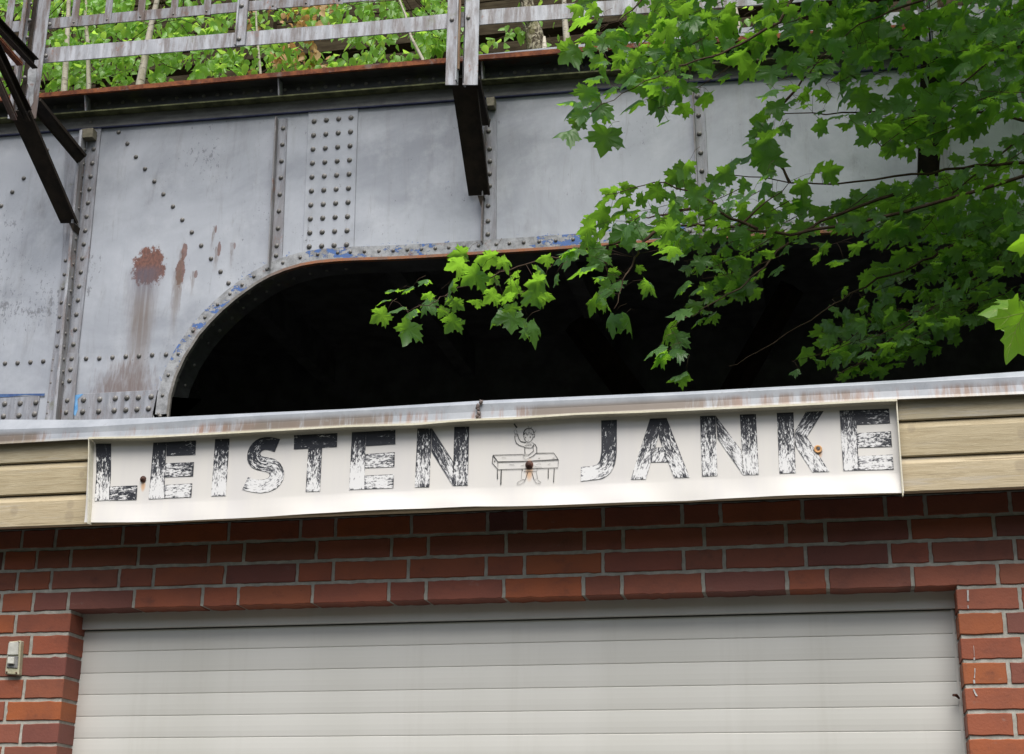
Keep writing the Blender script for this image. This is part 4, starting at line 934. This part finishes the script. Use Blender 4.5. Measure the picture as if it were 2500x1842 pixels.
lv = Leaves()
def petiole(base, maxl=.16):
    d = np.linalg.norm(BP-base, axis=1); i = int(np.argmin(d))
    tgt = BP[i] if d[i] < maxl*2.2 else base+unit(np.array([.6, .2, .7])+rng.normal(0, .25, 3))*maxl*.7
    mid = (base+tgt)/2+np.array([0, 0, .02])
    tw.tube([base, mid, tgt], [.0011, .0012, .0016], 3)
def put_leaf(u, v, size_px, ang, y, pet=True, tilt=None):
    size_px *= random.uniform(.8, 1.15)
    """leaf centred at pixel; ang = image direction of the tip (180 left, 270 down)"""
    c = at(u, v, y); dist = (c-CAM)@fw; size = size_px/F*dist*.92; size = min(max(size, .045), .16)
    a_ = math.radians(ang)
    tip = rt*math.cos(a_)+up*math.sin(a_)+fw*random.uniform(-.35, .45)
    k = random.uniform(-.75, .7) if tilt is None else tilt
    N_ = np.array([0, 0, 1.])*random.uniform(.75, 1.1)+np.array([0, 1., 0])*k+rng.normal(0, .22, 3)
    base = c-unit(tip)*size*.45
    lv.maple(base, tip, N_, size, random.uniform(.1, .65), random.uniform(-.05, .5))
    if pet: petiole(base)
H5 = "262 440 140 200;375 395 150 190;290 343 120 180;345 280 150 190;435 270 110 200;540 215 120 175;540 370 170 220;450 420 140 200;430 540 190 235;690 280 170 260;560 310 110 190;655 420 120 250;760 365 110 340;700 350 90 200;715 490 150 230;845 200 180 220;740 115 160 195;760 50 170 190;935 60 170 170;920 100 120 280;1060 110 150 300;1090 190 130 200;960 215 110 250;1090 265 140 200;1055 320 140 190;960 320 150 215;860 350 130 195;1240 225 170 190;1310 170 190 300;1360 220 100 250;1250 320 150 290;1310 315 120 340;1100 405 120 300;985 445 160 215;1090 480 170 280;1170 530 150 260;1240 545 180 290;1540 140 240 200;1640 110 150 300;1430 30 180 190;1300 80 150 190;1640 195 140 195;1740 170 120 350;1730 245 160 200;1690 270 150 210;1660 300 130 200;1600 350 170 215;1700 350 120 320;1980 245 160 320;1910 140 80 350;1710 490 190 245;1850 480 180 300;2100 60 180 190;2160 250 150 200;2150 420 180 200;2060 540 200 210;2130 600 160 260;1980 660 170 200;2020 710 150 205;2120 670 150 200;2140 820 170 210"
H2 = "1500 40 160 170;1570 20 130 290;1520 130 170 200;1620 160 160 240;1700 190 150 180;1600 70 150 210;1670 290 160 260;1560 230 190 210;1440 340 180 215;1520 330 170 290;1590 330 120 300;1850 200 150 250;1990 60 230 240;2060 180 180 200;2130 270 200 200;2040 350 220 210;1870 370 160 230;1760 380 180 250;1980 440 180 230;2090 430 180 300;1600 490 170 190;1700 490 180 300;1830 490 160 200;1920 480 150 330;1480 640 200 170;1560 600 180 250;1620 610 150 320;1470 700 180 210;1540 740 140 270;1640 700 200 240;1700 740 140 320;1430 830 200 190;1510 790 160 250;1680 890 240 265;1850 650 170 195;1970 580 130 300;2000 620 160 230;2070 660 220 280;2160 590 180 300;1710 1200 150 170;1830 1180 160 10;1780 1260 170 200;1660 1270 150 200;1990 1215 150 200;2110 1120 200 220;2160 1080 150 230;1650 1350 190 190;1580 1390 130 185;1740 1350 200 200;1850 1330 150 30;1800 1430 180 210;1880 1410 160 320;1560 1440 150 200;1640 1460 180 210;1720 1500 200 260;1830 1490 180 280;1560 1530 140 220;1480 1560 200 190;1600 1580 180 230;1960 1460 200 330;2100 1480 180 220;2160 1520 180 210;2080 1560 180 190;1420 1600 180 190;1640 1610 150 250"
H3 = "520 750 150 180;560 690 150 200;640 700 150 280;800 600 120 190;900 575 100 10;700 640 110 200;800 670 130 200;700 820 120 300;600 830 150 190;580 860 200 260;460 890 130 190;560 900 150 200;560 1030 200 260;430 1000 190 210;300 1040 200 215;500 960 160 250;900 800 120 180;1000 740 150 190;1140 770 140 280;1040 620 190 230;1030 560 170 260;1200 650 180 240;1060 780 120 190;900 700 110 200;860 1080 190 210;980 1070 150 30;780 1180 160 200;540 1110 100 200;600 1100 70 270;330 1270 150 190;440 1230 190 215;190 1190 200 215;300 1110 160 200;150 1240 180 210;60 1050 160 240;250 180 180 330;150 270 190 300;400 290 180 210;540 360 200 240;660 370 170 250;760 410 150 270;850 500 200 240;900 420 230 200;720 190 230 215;820 190 190 260;1060 190 180 250;1200 250 230 230;1270 360 150 270;1100 310 160 220;1030 60 200 190;1250 80 230 240;1380 50 200 215;800 60 180 190;650 60 190 200;520 100 150 190;560 150 200 200;70 130 190 190;190 80 150 200;60 20 190 200;300 60 190 190"
for (txt, fn) in ((H5, lambda x, y: (825+x*.3874, 600+y*.3874)), (H2, r2), (H3, r3)):
    for q in txt.split(';'):
        x, y, sz_, an_ = map(float, q.split()); u, v = fn(x, y)
        d = np.abs(u-1250)
        put_leaf(u, v, sz_*.3874*.77, an_+random.uniform(-12, 12), 3.3+random.uniform(-.35, .45)+max(0, (u-1700))*.0006)
PO = [([(1660, -20), (2520, -20), (2520, 200), (2280, 330), (2170, 350), (2130, 200), (2000, 190), (1930, 200), (1840, 170), (1750, 130), (1690, 200), (1650, 240)], 31, 2.9, 4.2),
      ([(2200, 200), (2520, 180), (2520, 560), (2260, 600), (2180, 420), (2150, 330)], 15, 3.4, 5.0),
      ([(1740, 500), (1860, 520), (2000, 520), (2100, 490), (2250, 500), (2520, 500), (2520, 620), (2100, 620), (1860, 620), (1760, 620)], 23, 3.4, 5.0),
      ([(2040, 640), (2520, 580), (2520, 700), (2330, 760), (2210, 850), (2100, 900), (2020, 890), (1990, 800), (1990, 700)], 25, 3.8, 5.2),
      ([(1720, 600), (1860, 600), (1800, 700), (1760, 740), (1790, 820), (1760, 840), (1720, 800)], 6, 3.4, 4.2), ([(1480, -20), (1700, -20), (1740, 130), (1680, 230), (1560, 230), (1500, 120)], 9, 2.9, 3.6), ([(1480, 430), (1640, 400), (1720, 480), (1700, 620), (1520, 600)], 5, 3.2, 3.7)]
for P, n_s, ya, yb in PO:
    us_ = [p[0] for p in P]; vs_ = [p[1] for p in P]; c = 0; guard = 0
    while c < n_s and guard < 20000:
        guard += 1; u = random.uniform(min(us_), max(us_)); v = random.uniform(min(vs_), max(vs_))
        if not inpoly(u, v, P): continue
        c += 1; y = random.uniform(ya, yb); an_ = math.radians(random.gauss(203, 9)); Ln = random.uniform(150, 260); nl = random.randint(8, 11)
        dx, dy = math.cos(an_), -math.sin(an_); pts = []
        for k in range(5): q = k/4; pts.append(at(u-dx*Ln*(q-.35), v-dy*Ln*(q-.35)+10*math.sin(q*3), y+.25*q))
        tw.tube(pts, [.0016, .002, .0026, .0033, .004], 4); BP = np.vstack([BP, np.array(pts)])
        for k in range(nl):
            q = k/(nl-1)-.35; sd_ = 1 if k % 2 else -1; off_ = random.uniform(8, 34)*(1-.4*abs(q))
            uu, vv = u-dx*Ln*q-dy*sd_*off_, v-dy*Ln*q+dx*sd_*off_+random.uniform(-4, 16)
            if not inpoly(uu, vv, P) and vv > 920: continue
            put_leaf(uu, vv, random.uniform(27, 47)*(1.2 if v < 330 else 1.0), math.degrees(an_)+sd_*random.uniform(10, 60)+random.uniform(-15, 15)+12, y+.25*q+random.uniform(-.08, .08), pet=True)
lv.build('foliage', MLF, mp)
tr = MB(); tr.tube([(6.6, 3.6, 0), (6.55, 3.6, 2.5), (6.7, 3.7, 4.5), (6.5, 3.8, 7), (6.7, 3.9, 10)], [.24, .2, .17, .13, .06], 12)
for P in ((6.6, 3.65, 3.0), (6.7, 3.7, 4.2), (6.6, 3.75, 5.5), (6.55, 3.8, 6.5)):
    for k in range(3):
        e_ = BP[np.argsort(-(BP[:, 0]))[random.randint(0, 14)]]; P = np.array(P); tr.tube([P, (P+e_)/2+[0, 0, .25], e_], [.05, .03, .012], 6)
tr.build('trunk', MBK, mp, smooth=True)
# crown above and beyond the frame (it shades the right side)
cv = Leaves(); cnt = 0
while cnt < 6100:
    P = np.array([random.uniform(.6, 10.5), random.uniform(-.8, 6.9), random.uniform(3.0, 13)])
    e_ = ((P[0]-6.2)/4.4)**2+((P[1]-3.6)/3.4)**2+((P[2]-8.4)/4.4)**2
    if e_ > 1 or e_ < .25: continue
    if P[1] < CAM[1]+.5: continue
    u, v = px(P)
    if -60 < u < 2580 and v > -60: continue
    if mnoise.noise(Vector(P*.9)) < -.22: continue
    cv.maple(P, rng.normal(0, 1, 3)+[0, -.4, -.5], np.array([0, -.3, 1.])+rng.normal(0, .4, 3), random.uniform(.12, .19), .3, .2, lo=True); cnt += 1
cv.build('upper_foliage', MLF, mp)
tw.build('twigs', MBK, mp, smooth=True)
# ---- near sprig
ns = empty('maple_sprig', 'large bright yellow green maple leaf hanging close by at the right edge', 'leaves', ata(2560, 760, 2.6).tolist())
def near_leaf(U, V, dist, ang, sp, N_, fold, bend, side):
    base = ata(U, V, dist); a_ = math.radians(ang); T = unit(rt*math.cos(a_)+up*math.sin(a_)+fw*.12); N_ = unit(N_-T*(N_@T)); X = np.cross(T, N_); size = sp/F*dist
    c = np.array([0, .26]); O = []
    for i in range(LN):
        p, q = LEAF[i], LEAF[(i+1) % LN]; O += [p, p+(q-p)*.33+rng.normal(0, .006, 2), p+(q-p)*.67+rng.normal(0, .006, 2)]
    O = np.array(O); m_ = len(O); NR_ = 9
    def surf(P, lift=0.):
        z = -fold*(np.sqrt(P[:, 0]**2+.01)-.1)-bend*np.maximum(P[:, 1], 0)**2+side*np.maximum(-P[:, 0], 0)**1.5+.02*np.sin(P[:, 0]*9)*np.cos(P[:, 1]*8)+lift
        return base+size*(P[:, :1]*X+P[:, 1:2]*T+z[:, None]*N_)
    rings = np.concatenate([c+(O-c)*(k/NR_) for k in range(1, NR_+1)]+[c[None]]); V_ = surf(rings); f = []
    for r_ in range(NR_-1):
        for k in range(m_): f.append((r_*m_+k, r_*m_+(k+1) % m_, (r_+1)*m_+(k+1) % m_, (r_+1)*m_+k))
    for k in range(m_): f.append((NR_*m_, (k+1) % m_, k))
    b_ = MB(); b_.v = [tuple(p) for p in V_]; b_.f = f; lf = b_.build('leaf', MLF2, ns, fix=False, smooth=True); set_f(lf.data, np.full(len(V_), .3), 'tone')
    vb = MB()
    def vein(p, q, w):
        P = np.array([np.array(p)+(np.array(q)-np.array(p))*t for t in np.linspace(0, 1, 12)]); vb.tube(list(surf(P, 0)), [w*size*(1-.8*i/11) for i in range(12)], 4)
    for q in ((0, 1.08), (.84, .52), (-.84, .52), (.50, -.18), (-.50, -.18)): vein((0, 0), q, .010)
    for p, q in (((0, .45), (.3, .72)), ((0, .45), (-.3, .72)), ((.35, .22), (.66, .2)), ((-.35, .22), (-.66, .2)), ((.4, .25), (.58, .6)), ((-.4, .25), (-.58, .6)), ((0, .7), (.15, .9)), ((0, .7), (-.15, .9)), ((0, .25), (.2, .5)), ((0, .25), (-.2, .5))): vein(p, q, .005)
    vb.build('leaf_veins', MVN, lf2(lf), smooth=True)
MVN = m_simple('pale_leaf_vein', (.30, .38, .08), (.36, .44, .12), sc=30, rough=.5)
def lf2(o): return o
near_leaf(2503, 762, 2.5, 240, 120, fw*.62+up*.45-rt*.35, .42, .22, .5)
near_leaf(2506, 752, 2.56, 178, 100, fw*-.55+up*.75, .35, .2, 0)
near_leaf(2560, 575, 2.7, 190, 95, fw*.6+up*.6, .3, .2, 0)
t_ = MB(); t_.tube([ata(2499, 757, 2.5), ata(2530, 748, 2.55), ata(2640, 700, 2.7), ata(2900, 560, 3.0)], [.001, .0015, .003, .006], 5); t_.build('twig', MBK, ns); t_ = MB(); t_.tube([ata(2560, 575, 2.7), ata(2640, 600, 2.75), ata(2900, 560, 3.0)], [.001, .0015, .004], 5); t_.build('twig', MBK, ns)

# ============================================================ BIRCHES ON THE DECK
ZD = 8.42
def birch(label, px_path, y, r0, clusters, m=MBB, leaves_per=16, wither=0, spread=34):
    pts = [at(u, v, y+.0) for u, v in px_path]
    lo_ = pts[-1]; hi = pts[0]
    base = np.array([lo_[0]+(lo_[0]-hi[0])*.3, y, ZD]); up_ = hi+(hi-lo_)*.5
    t = empty('birch_tree', label, 'tree', tuple(base), 'birches growing on the bridge deck')
    Q = [base]+pts[::-1]+[up_]; b = MB(); b.tube(Q, [r0*(1-.6*i/(len(Q)-1)) for i in range(len(Q))], 8); b.build('trunk', m, t, smooth=True)
    L_ = Leaves(); Wt = Leaves(); tb = MB()
    for (u, v) in clusters:
        yy = y+random.uniform(-.15, 2.4); c = at(u, v, yy); trunk = min(Q, key=lambda q: np.linalg.norm(q-c)); d = unit(rng.normal(0, 1, 3)*[1, .4, .4]+[0, 0, -.2])
        Ls = random.uniform(.12, .3); A = c-d*Ls/2; 
        tb.tube([A, c+rng.normal(0, .01, 3), c+d*Ls*.6], [.003, .0025, .0012], 3)
        if random.random() < .45: tb.tube([trunk, (trunk+A)/2+rng.normal(0, .06, 3), A], [.006, .004, .003], 3)
        wth = random.random() < wither
        for k in range(int(leaves_per*random.uniform(.6, 1.3))):
            p = A+d*Ls*random.uniform(0, 1.7)+rng.normal(0, .055, 3)
            (Wt if (wth and random.random() < .7) else L_).ovate(p, rng.normal(0, .6, 3)+[0, -.15, -.9], np.array([0, random.uniform(-.9, .9), .6])+rng.normal(0, .35, 3), random.uniform(.08, .13))
    if L_.n: L_.build('foliage', MBF, t)
    if Wt.n: Wt.build('withered_leaves', MWF, t)
    if tb.v: tb.build('twigs', MBK, t)
def holes(u, v):
    for (a_, b_, ra, rb) in ((345, 10, 52, 16), (290, 95, 48, 16), (325, 172, 42, 16), (560, 70, 40, 14), (835, 100, 46, 14), (800, 135, 30, 26), (715, 125, 16, 30), (655, 45, 14, 26), (1000, 130, 24, 12), (1010, 12, 20, 26), (740, 40, 22, 14), (455, 150, 36, 12), (530, 165, 30, 8)):
        if ((u-a_)/ra)**2+((v-b_)/rb)**2 < 1: return True
    return False
def cl(n_c, u0, u1, v0=-15, v1=None):
    out = []
    while len(out) < n_c:
        u = random.uniform(u0, u1); top = 225-(u-95)*.083; v = random.uniform(v0, (v1 or top+4))
        if v > top+4: continue
        if not holes(u, v) and mnoise.noise(Vector((u*.021, v*.03, 3))) > -.20: out.append((u, v))
    return out
birch('slender white birch right beside the left railing post, partly hidden by leaves', [(168, -10), (166, 60), (162, 130), (157, 215)], 8.6, .042, cl(60, -160, 230))
birch('thin pale birch with dark lower stem, second from the left post', [(212, -10), (207, 45), (214, 100), (217, 210)], 8.9, .032, cl(30, 120, 300), leaves_per=14)
birch('leaning white birch with dark bark patches in the leaves left of the narrow railing post', [(386, -10), (370, 60), (356, 130), (342, 205)], 8.3, .052, cl(72, 215, 600))
birch('slim grey birch with withered orange leaves right of the narrow railing post', [(624, -5), (626, 60), (630, 115), (636, 180)], 9.2, .018, cl(52, 600, 800), wither=.6, leaves_per=13)
birch('young birch with a bent white stem left of the big pale post', [(975, 0), (990, 38), (1003, 90), (1032, 145)], 8.4, .020, cl(56, 800, 1100))
MB2 = m_birchbark2()
birch('thick rough barked birch trunk just right of the big pale post', [(1283, -15), (1290, 40), (1303, 80), (1313, 125)], 8.8, .125, [(1260, 72), (1245, 84), (1222, 92), (1210, 108), (1192, 122), (1275, 66), (1320, 3), (1346, 100), (1350, 112)], m=MB2, leaves_per=6)
birch('straight pale birch stem beside the thick trunk, close to the maple leaves', [(1377, -15), (1378, 40), (1382, 80), (1386, 120)], 8.7, .045, cl(3, 1350, 1400), leaves_per=5)
birch('thin white birch stem seen through the maple leaves at the top', [(1792, 0), (1800, 40), (1806, 90)], 8.9, .028, cl(3, 1780, 1850, -10, 60), leaves_per=5)
sb = at(1330, 118, 8.5)
st_ = MB(); st_.tube([(sb[0], 8.5, ZD), sb-[0, 0, .1], at(1329, 90, 8.5)], [.045, .04, .012], 7); tag(st_.build('birch_stump', MBB, None, smooth=True), 'short broken pale birch stump between the thick trunk and the straight stem', 'stump')
